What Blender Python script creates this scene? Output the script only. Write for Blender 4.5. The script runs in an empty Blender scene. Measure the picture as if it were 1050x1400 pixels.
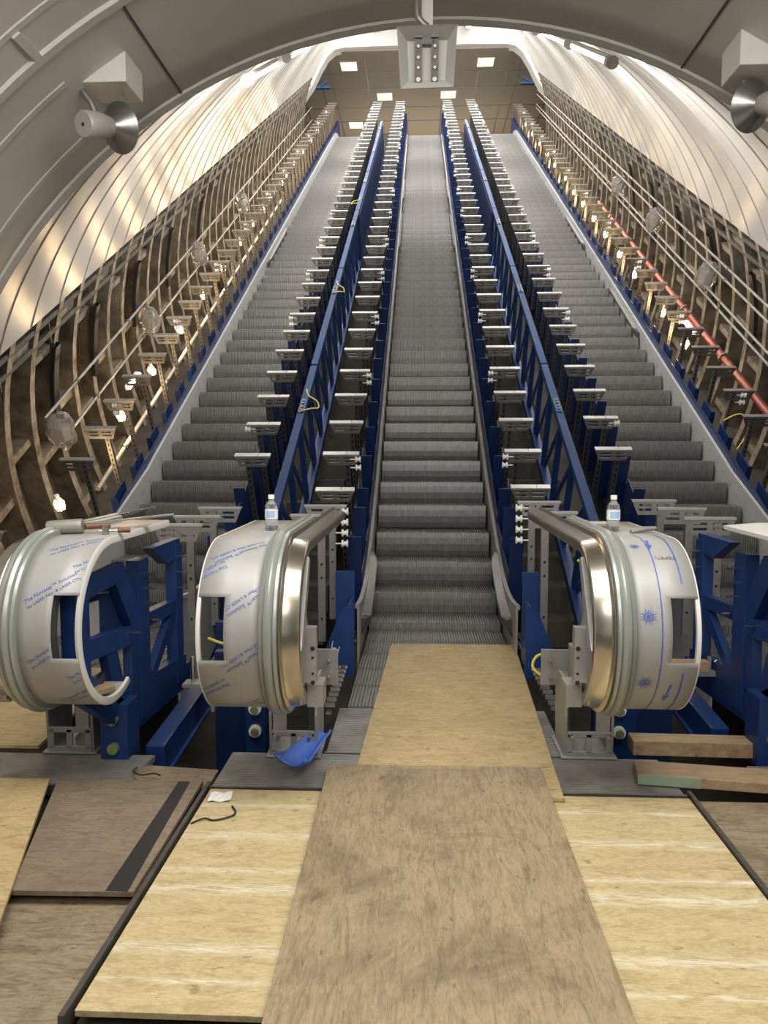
import bpy, math, random
from mathutils import Vector, Matrix, Euler
random.seed(7)
SC = bpy.context.scene
COL = SC.collection
PI = math.pi
T30 = math.tan(math.radians(30)); C30 = math.cos(math.radians(30)); S30 = 0.5

# ------------------------------------------------------------------ camera
cam = bpy.data.cameras.new('camera')
cam.sensor_fit = 'AUTO'; cam.sensor_width = 36; cam.lens = 27.0
cam.clip_start = 0.05; cam.clip_end = 200
cam_o = bpy.data.objects.new('camera', cam); COL.objects.link(cam_o)
cam_o.location = (-0.14, 0, 1.57)
cam_o.rotation_euler = (math.radians(90 - 4.69), 0, math.radians(2.62))
SC.camera = cam_o

# ------------------------------------------------------------------ world, exposure, big lights
w = bpy.data.worlds.new('world'); SC.world = w; w.use_nodes = True
bg = w.node_tree.nodes['Background']
bg.inputs[0].default_value = (1.0, 0.96, 0.90, 1); bg.inputs[1].default_value = 0.40
SC.view_settings.view_transform = 'Standard'; SC.view_settings.look = 'None'
SC.view_settings.gamma = 1; SC.view_settings.use_curve_mapping = False
SC.view_settings.exposure = 0.0
try: SC.cycles.max_bounces = 6
except Exception: pass

def area(name, loc, target, sx, sy, power, col=(1, .955, .88)):
    l = bpy.data.lights.new(name, 'AREA'); l.shape = 'RECTANGLE'; l.size = sx; l.size_y = sy
    l.energy = power; l.color = col
    o = bpy.data.objects.new(name, l); COL.objects.link(o); o.location = loc
    d = Vector(target) - Vector(loc)
    o.rotation_euler = d.to_track_quat('-Z', 'Y').to_euler()
    return o

def frame(x, s, n):            # slope frame: x across, s up the slope, n square to it
    return Vector((x, 8.18 + s * C30 - n * S30, .97 + s * S30 + n * C30))

# lamps of the lower concourse, above and behind the viewer
area('concourse_lamp', (-1.1, 2.0, 3.9), (-.7, 3.2, 0), 2.0, 1.6, 105)
area('concourse_lamp', (1.1, 2.0, 3.9), (.7, 3.2, 0), 2.0, 1.6, 105)
area('concourse_lamp', (0, -1.5, 3.8), (0, 3.5, .5), 3.5, 1.6, 90)
# row of tubes up the crown of the inclined shaft
for s_, pw in ((2.2, 150), (6, 230), (10.5, 310), (15, 400), (19.5, 400), (23.5, 360)):
    for x_ in (-1.8, 1.8):
        area('shaft_lamp', frame(x_, s_, 3.8), frame(x_ * 1.9, s_ + .6, 0) if s_ > 8 else frame(x_ * 3.0, s_ + .5, 1.2), .35, 3.4, pw, (1, .96, .90))
# hall at the top: spotlights over the shaft mouth and an added ceiling fill beyond the landing
area('hall_lamp', (0, 29.2, 15.9), (0, 23, 9.5), 5, .5, 330, (1, .95, .88))
area('hall_ceiling_fill', (0, 37, 13.4), (0, 36, 16.5), 8, 5, 330, (1, .9, .74))  # added fill light, kept out of view, brightens the hall ceiling

# ------------------------------------------------------------------ materials
M = {}
def mk(name, col, rough=.6, metal=0., var=.0, vscale=8., bump=0., bscale=60., stretch=(1, 1, 1), col2=None, spec=.5):
    m = bpy.data.materials.new(name); m.use_nodes = True
    nt = m.node_tree; b = nt.nodes['Principled BSDF']
    b.inputs['Roughness'].default_value = rough; b.inputs['Metallic'].default_value = metal
    b.inputs['Specular IOR Level'].default_value = spec
    c = (*col, 1)
    b.inputs['Base Color'].default_value = c
    tc = nt.nodes.new('ShaderNodeTexCoord'); mp = nt.nodes.new('ShaderNodeMapping')
    nt.links.new(tc.outputs['Object'], mp.inputs[0]); mp.inputs['Scale'].default_value = stretch
    if var > 0 or col2:
        n = nt.nodes.new('ShaderNodeTexNoise'); n.inputs['Scale'].default_value = vscale
        n.inputs['Detail'].default_value = 6; n.inputs['Roughness'].default_value = .62
        nt.links.new(mp.outputs[0], n.inputs[0])
        r = nt.nodes.new('ShaderNodeValToRGB'); e = r.color_ramp.elements
        e[0].position = .3; e[1].position = .7
        if col2: e[0].color = (*col2, 1); e[1].color = c
        else:
            e[0].color = tuple(max(0, x * (1 - var)) for x in col) + (1,)
            e[1].color = tuple(min(1, x * (1 + var)) for x in col) + (1,)
        nt.links.new(n.outputs[0], r.inputs[0]); nt.links.new(r.outputs[0], b.inputs['Base Color'])
    if bump > 0:
        n2 = nt.nodes.new('ShaderNodeTexNoise'); n2.inputs['Scale'].default_value = bscale
        n2.inputs['Detail'].default_value = 5
        nt.links.new(mp.outputs[0], n2.inputs[0])
        bp = nt.nodes.new('ShaderNodeBump'); bp.inputs['Strength'].default_value = bump
        bp.inputs['Distance'].default_value = .02
        nt.links.new(n2.outputs[0], bp.inputs['Height']); nt.links.new(bp.outputs[0], b.inputs['Normal'])
    M[name] = m
    return m

def emis(name, col, strength):
    m = bpy.data.materials.new(name); m.use_nodes = True
    b = m.node_tree.nodes['Principled BSDF']
    b.inputs['Base Color'].default_value = (*col, 1)
    b.inputs['Emission Color'].default_value = (*col, 1); b.inputs['Emission Strength'].default_value = strength
    M[name] = m; return m

mk('vault_paint', (.54, .525, .49), .5, var=.05, vscale=1.5, bump=.05, bscale=8)
mk('vault_trim', (.54, .525, .49), .45, var=.05)
mk('white_metal', (.67, .657, .63), .24, .22)
mk('seam_grey', (.40, .39, .365), .5)
mk('white_paint', (.66, .65, .62), .5, var=.04)
mk('hall_ceiling', (.27, .225, .165), .6, var=.05, vscale=.6)
mk('step_metal', (.19, .19, .186), .45, .55, var=.22, vscale=9, stretch=(3, 1, 1))
mk('plate_metal', (.30, .29, .275), .5, .45, var=.35, vscale=4, bump=.05)
mk('steel', (.27, .27, .26), .38, .85, var=.12, vscale=12)
mk('galv', (.30, .30, .29), .42, .7, var=.15, vscale=25)
mk('flange_lit', (.44, .44, .43), .4, .5)  # paler than the web: light caught by the top edge put into colour
mk('galv_dark', (.17, .17, .165), .4, .7, var=.2, vscale=20)
mk('skirt_steel', (.36, .355, .34), .45, .35, var=.12, vscale=6)
mk('film_steel', (.46, .465, .46), .42, .25, var=.05, vscale=5)
mk('blue_paint', (.007, .034, .14), .42, 0, var=.2, vscale=6, bump=.04)
mk('blue_deep', (.005, .020, .085), .45, 0, var=.2, vscale=6)
mk('blue_rail', (.013, .045, .14), .6, 0, var=.12, vscale=5, spec=.25)
mk('film', (.33, .33, .325), .45, .12, var=.04, vscale=5, bump=.12, bscale=9)
mk('cut_white', (.60, .60, .585), .6)
mk('print_blue', (.05, .10, .38), .5)
mk('print_grey', (.16, .19, .26), .5)
mk('ink', (.05, .05, .06), .5)
mk('rubber_grey', (.33, .355, .335), .32, .4)
mk('polished', (.62, .58, .50), .24, 1.0, var=.06, vscale=3)
mk('grey_cast', (.33, .33, .325), .45, .5, var=.12, vscale=10)
mk('liner', (.05, .05, .048), .5)
mk('black', (.012, .012, .012), .6)
mk('black_rubber', (.018, .017, .016), .55)
mk('concrete', (.055, .05, .042), .85, var=.4, vscale=3, bump=.3, bscale=20)
mk('stair', (.17, .15, .115), .85, var=.4, vscale=4, bump=.2, bscale=20)
mk('iron', (.16, .13, .098), .75, .1, col2=(.025, .02, .016), vscale=2.2, bump=.3, bscale=14)  # pocket webs darker than the rib edges: shade of the recesses put into colour
mk('iron_side', (.22, .19, .145), .7, .1, col2=(.05, .042, .032), vscale=4, bump=.3, bscale=16)  # flange sides, darkened to carry the shade between the ribs
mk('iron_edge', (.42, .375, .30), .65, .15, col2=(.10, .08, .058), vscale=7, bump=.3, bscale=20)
mk('conduit', (.22, .215, .20), .45, .5, var=.15)
mk('rail_dark', (.10, .095, .085), .5, .5, var=.3)
mk('red_pipe', (.20, .035, .025), .4, 0, var=.15)
mk('white_pipe', (.36, .33, .28), .45)
mk('nylon', (.78, .78, .75), .4)
mk('rubber_blue', (.07, .16, .55), .5, var=.12, vscale=10)
mk('speaker_grey', (.40, .40, .385), .45, .2)
mk('horn_metal', (.25, .25, .24), .3, .8)
mk('brown_wood', (.16, .07, .035), .5)
mk('tool_steel', (.6, .6, .58), .25, 1.0)
mk('tool_dull', (.27, .26, .23), .55, .3, var=.15)
mk('yellow_wire', (.75, .62, .10), .5)
mk('paper', (.80, .80, .78), .7)
mk('dark_void', (.02, .02, .02), .9)
mk('washer_green', (.22, .28, .12), .5, .3)
mk('chalk', (.55, .55, .5), .9)
emis('tube_light', (1, .97, .92), 9)
emis('warm_bulb', (1, .70, .36), 55)
emis('panel_light', (1, .90, .66), 1.6)
emis('spot_light', (1, .97, .92), 22)

def glassy(name, col, alpha_rough, weight):
    m = bpy.data.materials.new(name); m.use_nodes = True
    b = m.node_tree.nodes['Principled BSDF']
    b.inputs['Base Color'].default_value = (*col, 1); b.inputs['Roughness'].default_value = alpha_rough
    b.inputs['Transmission Weight'].default_value = weight; b.inputs['IOR'].default_value = 1.2
    M[name] = m
glassy('clear_plastic', (.93, .96, .98), .08, .93)
glassy('wrap_plastic', (.72, .70, .66), .15, .82)
mk('label_white', (.75, .76, .78), .5); mk('label_blue', (.30, .45, .65), .5)

# perforated channel: a row of dark slots along the local height
def perforated(name, col, pitch, along='Z'):
    m = mk(name, col, .4, .7, var=.12, vscale=20)
    nt = m.node_tree; b = nt.nodes['Principled BSDF']
    src = b.inputs['Base Color'].links[0].from_socket
    tc = nt.nodes.new('ShaderNodeTexCoord'); sp = nt.nodes.new('ShaderNodeSeparateXYZ')
    nt.links.new(tc.outputs['Object'], sp.inputs[0])
    def mth(op, a, c=None):
        n = nt.nodes.new('ShaderNodeMath'); n.operation = op
        if hasattr(a, 'node'): nt.links.new(a, n.inputs[0])
        else: n.inputs[0].default_value = a
        if c is not None:
            if hasattr(c, 'node'): nt.links.new(c, n.inputs[1])
            else: n.inputs[1].default_value = c
        return n.outputs[0]
    z = mth('FRACT', mth('DIVIDE', sp.outputs[along], pitch))
    hz = mth('LESS_THAN', mth('ABSOLUTE', mth('SUBTRACT', z, .5)), .24)
    hx = mth('LESS_THAN', mth('ABSOLUTE', sp.outputs['X']), .007)
    mk_ = mth('MULTIPLY', hz, hx)
    mx = nt.nodes.new('ShaderNodeMixRGB'); nt.links.new(mk_, mx.inputs[0])
    nt.links.new(src, mx.inputs[1]); mx.inputs[2].default_value = (.015, .015, .015, 1)
    nt.links.new(mx.outputs[0], b.inputs['Base Color'])
perforated('channel', (.13, .13, .128), .07)
perforated('channel_dark', (.16, .15, .14), .06)

# plywood: fine grain, mottled veneer, small knots, optional worn white bars
def plywood(name, light, dark, grain=(1, 14, 1), streaks=None, stain=0., knots=.5):
    m = bpy.data.materials.new(name); m.use_nodes = True; nt = m.node_tree
    b = nt.nodes['Principled BSDF']; b.inputs['Roughness'].default_value = .62
    tc = nt.nodes.new('ShaderNodeTexCoord')
    def noise(scale, stretch, detail=6, rough=.6, dist=0.):
        mp = nt.nodes.new('ShaderNodeMapping'); mp.inputs['Scale'].default_value = stretch
        nt.links.new(tc.outputs['Object'], mp.inputs[0])
        n = nt.nodes.new('ShaderNodeTexNoise'); n.inputs['Scale'].default_value = scale
        n.inputs['Detail'].default_value = detail; n.inputs['Roughness'].default_value = rough
        n.inputs['Distortion'].default_value = dist
        nt.links.new(mp.outputs[0], n.inputs[0]); return n.outputs[0]
    def ramp(src, stops):
        r = nt.nodes.new('ShaderNodeValToRGB'); e = r.color_ramp.elements
        e[0].position, e[0].color = stops[0][0], (*stops[0][1], 1)
        e[1].position, e[1].color = stops[-1][0], (*stops[-1][1], 1)
        for p, c in stops[1:-1]:
            k = e.new(p); k.color = (*c, 1)
        nt.links.new(src, r.inputs[0]); return r.outputs[0]
    def mix(f, a, c, mode='MIX'):
        n = nt.nodes.new('ShaderNodeMixRGB'); n.blend_type = mode
        if hasattr(f, 'node'): nt.links.new(f, n.inputs[0])
        else: n.inputs[0].default_value = f
        nt.links.new(a, n.inputs[1])
        if hasattr(c, 'node'): nt.links.new(c, n.inputs[2])
        else: n.inputs[2].default_value = (*c, 1)
        return n.outputs[0]
    base = ramp(noise(8, grain, 9, .68, 1.3), [(.30, dark), (.52, light), (.72, tuple(min(1, x * 1.16) for x in light))])
    fine = ramp(noise(45, grain, 4, .7), [(.36, (.72, .70, .66)), (.62, (1, 1, 1))])
    c = mix(.75, base, fine, 'MULTIPLY')
    kn = nt.nodes.new('ShaderNodeTexVoronoi'); kn.inputs['Scale'].default_value = 3.6
    mpk = nt.nodes.new('ShaderNodeMapping'); mpk.inputs['Scale'].default_value = (1.2, 1.0, 1)
    nt.links.new(tc.outputs['Object'], mpk.inputs[0]); nt.links.new(mpk.outputs[0], kn.inputs[0])
    kr = ramp(kn.outputs['Distance'], [(.0, (1, 1, 1)), (.045, (.9, .9, .9)), (.085, (0, 0, 0))])
    sel = ramp(noise(3.5, (1, 1, 1), 1), [(.5, (0, 0, 0)), (.56, (1, 1, 1))])
    km = nt.nodes.new('ShaderNodeMixRGB'); km.blend_type = 'MULTIPLY'; km.inputs[0].default_value = 1
    nt.links.new(kr, km.inputs[1]); nt.links.new(sel, km.inputs[2])
    ks = nt.nodes.new('ShaderNodeMath'); ks.operation = 'MULTIPLY'; ks.inputs[1].default_value = knots
    nt.links.new(km.outputs[0], ks.inputs[0])
    c = mix(ks.outputs[0], c, tuple(x * .35 for x in dark))
    fl = ramp(noise(17, tuple(.35 * g + .65 for g in grain), 3, .55), [(.66, (0, 0, 0)), (.72, (.6, .6, .6))])
    c = mix(fl, c, tuple(x * .38 for x in dark))
    if stain > 0:
        st = ramp(noise(2.3, (1, 1, 1), 7, .68, 1.0), [(.46, (0, 0, 0)), (.70, (stain, stain, stain))])
        c = mix(st, c, tuple(x * .42 for x in dark))
    if streaks:
        sp = nt.nodes.new('ShaderNodeSeparateXYZ'); nt.links.new(tc.outputs['Object'], sp.inputs[0])
        tot = None
        def mth(op, a, d):
            n = nt.nodes.new('ShaderNodeMath'); n.operation = op; n.use_clamp = False
            for i, v in enumerate((a, d)):
                if hasattr(v, 'node'): nt.links.new(v, n.inputs[i])
                else: n.inputs[i].default_value = v
            return n.outputs[0]
        for (y, hw) in streaks:
            d = mth('DIVIDE', mth('ABSOLUTE', mth('SUBTRACT', sp.outputs['Y'], y), 0), hw)
            v = mth('MAXIMUM', mth('SUBTRACT', 1.25, d), 0)
            v = mth('MINIMUM', v, 1)
            tot = v if tot is None else mth('MAXIMUM', tot, v)
        rag = ramp(noise(7, (1, 6, 1), 8, .75, 1.0), [(.42, (0, 0, 0)), (.62, (1, 1, 1))])
        f = nt.nodes.new('ShaderNodeMath'); f.operation = 'MULTIPLY'
        nt.links.new(tot, f.inputs[0]); nt.links.new(rag, f.inputs[1])
        f2 = nt.nodes.new('ShaderNodeMath'); f2.operation = 'MULTIPLY'; f2.inputs[1].default_value = .62
        nt.links.new(f.outputs[0], f2.inputs[0])
        c = mix(f2.outputs[0], c, (.80, .76, .66))
    nt.links.new(c, b.inputs['Base Color'])
    bp = nt.nodes.new('ShaderNodeBump'); bp.inputs['Strength'].default_value = .12; bp.inputs['Distance'].default_value = .01
    nt.links.new(noise(40, grain, 4), bp.inputs['Height']); nt.links.new(bp.outputs[0], b.inputs['Normal'])
    M[name] = m
plywood('ply_light', (.52, .425, .235), (.37, .285, .14), (1, 3.2, 1),
        streaks=[(3.24, .022), (2.98, .035), (2.72, .02), (2.60, .045), (2.27, .035), (2.12, .015)])
plywood('ply_tan', (.48, .37, .19), (.34, .245, .115), (1, 3.0, 1), stain=.25)
plywood('ply_brown', (.335, .26, .16), (.20, .148, .085), (4.5, .8, 1), stain=.75, knots=.9)
plywood('ply_grey', (.235, .185, .13), (.15, .115, .08), (1, 5, 1), stain=.5)
plywood('ply_dirty', (.28, .22, .145), (.13, .10, .065), (1, 4, 1), stain=.8)
plywood('plank_wood', (.40, .29, .175), (.24, .16, .09), (1, 9, 1), stain=.35)

# ------------------------------------------------------------------ mesh helpers
class MB:
    def __init__(s): s.v = []; s.f = []
    def add(s, vs, fs):
        k = len(s.v); s.v += [tuple(v) for v in vs]; s.f += [tuple(i + k for i in f) for f in fs]; return s
    def box(s, c, d, rot=None):
        x, y, z = d[0] / 2, d[1] / 2, d[2] / 2
        vs = [Vector(p) for p in ((-x, -y, -z), (x, -y, -z), (x, y, -z), (-x, y, -z), (-x, -y, z), (x, -y, z), (x, y, z), (-x, y, z))]
        if rot is not None: vs = [rot @ v for v in vs]
        return s.add([v + Vector(c) for v in vs], [(0, 3, 2, 1), (4, 5, 6, 7), (0, 1, 5, 4), (1, 2, 6, 5), (2, 3, 7, 6), (3, 0, 4, 7)])
    def bar(s, a, b, wd, h, up=(0, 0, 1)):
        a, b = Vector(a), Vector(b); d = (b - a); L = d.length; d.normalize()
        u = Vector(up); sd = d.cross(u)
        if sd.length < 1e-5: sd = d.cross(Vector((1, 0, 0)))
        sd.normalize(); u = sd.cross(d)
        return s.box((a + b) / 2, (wd, L, h), Matrix((sd, d, u)).transposed())
    def prism(s, poly, o, ux, uy, depth):      # poly in (ux, uy), swept along ux x uy by depth, centred
        o, ux, uy = Vector(o), Vector(ux), Vector(uy); nz = ux.cross(uy).normalized() * depth / 2
        n = len(poly); P = [o + ux * p[0] + uy * p[1] for p in poly]
        return s.add([p - nz for p in P] + [p + nz for p in P],
                     [tuple(range(n - 1, -1, -1)), tuple(range(n, 2 * n))] + [(i, (i + 1) % n, n + (i + 1) % n, n + i) for i in range(n)])
    def tube(s, pts, r, seg=8, cap=True):
        pts = [Vector(p) for p in pts]; n = len(pts); k0 = len(s.v); vs = []; fs = []
        prev = None
        for i, p in enumerate(pts):
            d = (pts[min(i + 1, n - 1)] - pts[max(i - 1, 0)]).normalized()
            a = prev if prev is not None else (Vector((0, 0, 1)) if abs(d.z) < .9 else Vector((1, 0, 0)))
            x = (a - d * a.dot(d)).normalized(); y = d.cross(x); prev = x
            rr = r[i] if isinstance(r, (list, tuple)) else r
            vs += [p + (x * math.cos(t) + y * math.sin(t)) * rr for t in [2 * PI * j / seg for j in range(seg)]]
        for i in range(n - 1):
            for j in range(seg):
                fs.append((i * seg + j, i * seg + (j + 1) % seg, (i + 1) * seg + (j + 1) % seg, (i + 1) * seg + j))
        if cap: fs += [tuple(range(seg - 1, -1, -1)), tuple(range((n - 1) * seg, n * seg))]
        return s.add(vs, fs)
    def lathe(s, prof, o, ax, seg=24):         # prof: (distance along ax, radius)
        ax = Vector(ax).normalized(); o = Vector(o)
        return s.tube([o + ax * p[0] for p in prof], [max(p[1], 1e-4) for p in prof], seg) if False else s._lathe(prof, o, ax, seg)
    def _lathe(s, prof, o, ax, seg):
        a = Vector((0, 0, 1)) if abs(ax.z) < .9 else Vector((1, 0, 0))
        x = (a - ax * a.dot(ax)).normalized(); y = ax.cross(x); vs = []; fs = []
        for d, r in prof:
            vs += [o + ax * d + (x * math.cos(t) + y * math.sin(t)) * max(r, 1e-4) for t in [2 * PI * j / seg for j in range(seg)]]
        for i in range(len(prof) - 1):
            for j in range(seg):
                fs.append((i * seg + j, i * seg + (j + 1) % seg, (i + 1) * seg + (j + 1) % seg, (i + 1) * seg + j))
        return s.add(vs, fs)
    def strip(s, rows, close=False):           # rows of equal length points -> quads
        n = len(rows[0]); vs = [p for r in rows for p in r]; fs = []
        for i in range(len(rows) - 1):
            for j in range(n - 1):
                fs.append((i * n + j, i * n + j + 1, (i + 1) * n + j + 1, (i + 1) * n + j))
        return s.add(vs, fs)
    def mesh(s, name, mat, smooth=False, bevel=0):
        me = bpy.data.meshes.new(name); me.from_pydata(s.v, [], s.f); me.update()
        if mat: me.materials.append(M[mat])
        if smooth:
            me.polygons.foreach_set('use_smooth', [True] * len(me.polygons))
            try: me.set_sharp_from_angle(angle=math.radians(40))
            except Exception: pass
        return me
    def build(s, name, mat, parent=None, loc=(0, 0, 0), rot=(0, 0, 0), smooth=False, bevel=0, solid=0):
        o = bpy.data.objects.new(name, s.mesh(name, mat, smooth)); COL.objects.link(o)
        o.location = loc; o.rotation_euler = rot
        if parent: o.parent = parent
        if solid:
            m = o.modifiers.new('solid', 'SOLIDIFY'); m.thickness = solid; m.offset = 0
        if bevel:
            m = o.modifiers.new('bevel', 'BEVEL'); m.width = bevel; m.segments = 2; m.limit_method = 'ANGLE'
        return o

def tag(o, label=None, cat=None, group=None, kind=None):
    if label: o['label'] = label
    if cat: o['category'] = cat
    if group: o['group'] = group
    if kind: o['kind'] = kind
    return o
def thing(name, label, cat, loc=(0, 0, 0), rot=(0, 0, 0), group=None):
    o = bpy.data.objects.new(name, None); COL.objects.link(o); o.empty_display_size = .1
    o.location = loc; o.rotation_euler = rot
    return tag(o, label, cat, group)
def inst(name, mesh, parent=None, loc=(0, 0, 0), rot=(0, 0, 0)):
    o = bpy.data.objects.new(name, mesh); COL.objects.link(o); o.location = loc; o.rotation_euler = rot
    if parent: o.parent = parent
    return o
ORD = ['lowest', 'second', 'third', 'fourth', 'fifth', 'sixth', 'seventh', 'eighth', 'ninth', 'tenth', 'eleventh', 'twelfth', 'thirteenth',
       'fourteenth', 'fifteenth', 'sixteenth', 'seventeenth', 'eighteenth', 'nineteenth', 'twentieth'] + \
      ['twenty-' + a for a in ('first', 'second', 'third', 'fourth', 'fifth', 'sixth', 'seventh', 'eighth', 'ninth')] + ['thirtieth'] + \
      ['thirty-' + a for a in ('first', 'second', 'third', 'fourth', 'fifth', 'sixth', 'seventh', 'eighth', 'ninth')] + ['fortieth'] + \
      ['forty-' + a for a in ('first', 'second', 'third', 'fourth', 'fifth', 'sixth', 'seventh', 'eighth', 'ninth')]
def nth_up(k): return ORD[0] if k == 0 else ORD[k] + ' from the bottom'

# ------------------------------------------------------------------ large structure
VR, VZ = 3.85, .72            # lower concourse vault
VY = 5.68                     # its end arch
CR, CN = 4.5, -.2             # lining ring of the inclined shaft
def varc(y, r, a0=-12, a1=192, n=72):
    return [Vector((r * math.cos(math.radians(a0 + (a1 - a0) * i / n)), y, VZ + r * math.sin(math.radians(a0 + (a1 - a0) * i / n)))) for i in range(n + 1)]
b = MB(); b.strip([varc(y, VR) for y in (-6, -3, 0, 2, 3.5, 4.15, 4.75, 5.3, VY)])
tag(b.build('ceiling', 'vault_paint', smooth=True, solid=.03), 'grey painted panelled vault over the lower landing', 'ceiling', kind='structure')
# pressed ring trims of the vault, each its own strip
for i, (y, wd, th) in enumerate([(4.18, .04, .022), (4.47, .06, .035), (4.78, .04, .022), (5.33, .04, .022), (5.64, .08, .03)]):
    b = MB(); A = [varc(y + dy, VR - dr) for dy, dr in ((-wd / 2 - .02, 0), (-wd / 2, th), (wd / 2, th), (wd / 2 + .02, 0))]
    if i in (2, 3):   # these trims stop short of the crown
        lo, hi = (0, 72) if i == 3 else (0, 72)
        b.strip([r[:23] for r in A]); b.strip([r[49:] for r in A])
    else: b.strip(A)
    tag(b.build('trim_%d' % (i + 1), 'vault_trim', smooth=True), 'pressed ring trim across the grey vault', 'trim', kind='structure')
# lighter panels and joint strips of the vault
b = MB()
for a in (64.5, 118.6):
    t = math.radians(a); r = VR - .018
    p0, p1 = Vector((r * math.cos(t), 4.5, VZ + r * math.sin(t))), Vector((r * math.cos(t), 5.6, VZ + r * math.sin(t)))
    b.bar(p0, p1, .014, .012, (math.cos(t), 0, math.sin(t)))
t = math.radians(127)
tag(b.build('trim_6', 'galv_dark'), 'dark joints between the vault panels', 'trim', kind='structure')

b = MB(); t = math.radians(127); r = VR - .02
b.bar((r * math.cos(t), 4.2, VZ + r * math.sin(t)), (r * math.cos(t), 4.45, VZ + r * math.sin(t)), .05, .03, (math.cos(t), 0, math.sin(t)))
tag(b.build('trim_9', 'vault_trim'), 'cover strip between two vault panels', 'trim', kind='structure')
# white metal cladding of the inclined shaft (one arch, seams raised), cut square by the landing arch
def ring(s, r, a0, a1, n):
    out = []
    for i in range(n + 1):
        a = math.radians(a0 + (a1 - a0) * i / n); rq = r + .16 * max(0, math.sin(a)) ** 6; x, nn = rq * math.cos(a), CN + rq * math.sin(a)
        p = frame(x, s, nn)
        if p.y < VY + .02:                        # slide along the slope to the arch plane
            ds = (VY + .02 - p.y) / C30; p = frame(x, s + ds, nn)
        out.append(p)
    return out
SEAM0, SEAMD, SEND = .40, .72, 25.3
b = MB()
ss = [-3.6, -1.76, -1.04, -.32] + [SEAM0 + SEAMD * k for k in range(35) if SEAM0 + SEAMD * k < SEND] + [SEND]
for i in range(len(ss) - 1):
    b.strip([ring(ss[i] + .008, CR, 27, 153, 64), ring(ss[i + 1] - .008, CR, 27, 153, 64)])
tag(b.build('ceiling_shaft', 'white_metal', smooth=True), 'white metal panelled arch over the inclined shaft', 'ceiling', kind='structure')
b = MB()
for s_ in ss[1:-1]:
    A, Bq, Cq = ring(s_ - .010, CR - .001, 27, 153, 64), ring(s_ + .010, CR - .001, 27, 153, 64), ring(s_, CR - .012, 27, 153, 64)
    b.strip([A, Cq, Bq])
tag(b.build('trim_7', 'seam_grey'), 'seams between the white shaft panels', 'trim', kind='structure')

b = MB(); b.strip([varc(VY + .03, 3.832, 20, 160), varc(VY + .03, 4.3, 20, 160)])
tag(b.build('wall_arch', 'vault_trim'), 'flat ring closing the joint between vault and shaft', 'wall', kind='structure')
# cast iron segment lining below the cladding, left and right
LR = 4.78
def lining(side):
    sg = 1 if side == 'right' else -1
    def P(s, r, a): a = math.radians(a); return frame(sg * r * math.cos(a), s, CN + r * math.sin(a))
    b = MB(); N = 14
    b.strip([[P(s, LR, -30 + 62 * i / N) for i in range(N + 1)] for s in (-5.2, 0, 5, 10, 15, 20, 25.5)])
    k = 0; s = -4.9
    b2 = MB(); b3 = MB()
    while s < 25.4:
        dep = .26
        aa = [-26 + 54 * i / N for i in range(N + 1)]
        rows = [[P(s - .070, LR, a) for a in aa], [P(s - .060, LR - dep, a) for a in aa], [P(s + .060, LR - dep, a) for a in aa], [P(s + .070, LR, a) for a in aa]]
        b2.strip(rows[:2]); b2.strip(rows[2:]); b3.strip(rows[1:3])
        # longitudinal flanges at staggered angles between this ring and the next
        for a in ((-14, 3, 19) if k % 2 else (-9, 8, 23)):
            rows = [[P(s + t * .62, LR, a - .55), P(s + t * .62, LR - .22, a - .6), P(s + t * .62, LR - .22, a + .6), P(s + t * .62, LR, a + .55)] for t in (0, 1)]
            b2.strip([r[:2] for r in rows]); b2.strip([r[2:] for r in rows]); b3.strip([r[1:3] for r in rows])
        k += 1; s += .62
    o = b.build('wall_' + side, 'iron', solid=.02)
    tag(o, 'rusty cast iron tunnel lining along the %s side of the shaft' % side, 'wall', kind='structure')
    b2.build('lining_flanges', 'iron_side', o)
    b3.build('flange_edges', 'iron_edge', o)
    # dark strap hangers
    return o
lining('left'); lining('right')

# portal and hall at the top
def portal_poly():
    pts = []
    half = [(5.3, 12.4), (4.8, 14.4), (4.2, 15.2), (3.9, 15.8), (3.62, 16.25), (3.35, 16.47), (3.0, 16.54), (1.5, 16.56)]
    pts = [(-x, z) for x, z in half] + [(x, z) for x, z in reversed(half)]
    return pts
pp = portal_poly(); b = MB()
inner = [Vector((x, 29.95, z)) for x, z in pp]; outer = []
for x, z in pp:
    d = Vector((x, 0, z - 13.5)).normalized(); outer.append(Vector((x, 0, z)) + d * 2.2 + Vector((0, 29.6, 0)))
b.strip([inner, outer]); b.strip([inner, [p + Vector((0, .45, 0)) for p in inner]])
tag(b.build('wall_portal', 'white_paint', smooth=True), 'white surround where the shaft opens into the upper hall', 'wall', kind='structure')
b = MB(); b.box((0, 39, 16.56), (16, 17.6, .1))
tag(b.build('ceiling_hall', 'hall_ceiling'), 'brown panelled ceiling of the upper hall', 'ceiling', kind='structure')
b = MB()
for x in (-5.1, -4.2, -3.75, -2.3, -.8, .75, 2.15, 3.3, 3.75, 5.2): b.box((x, 39, 16.505), (.03, 17, .012))
for y in (31.9, 33.2, 35.0, 36.4, 38.2, 40): b.box((0, y, 16.505), (15, .03, .012))
tag(b.build('trim_8', 'galv_dark'), 'joint lines of the hall ceiling', 'trim', kind='structure')
b = MB(); b.box((0, 47, 14.5), (16, .2, 5)); b.box((-8, 39, 14.5), (.2, 17, 5)); b.box((8, 39, 14.5), (.2, 17, 5))
tag(b.build('wall_back', 'hall_ceiling'), 'far walls of the upper hall', 'wall', kind='structure')
b = MB(); b.box((0, 39.5, 12.95), (16, 18, .2))
tag(b.build('floor_hall', 'concrete'), 'floor of the upper hall', 'floor', kind='structure')

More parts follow.
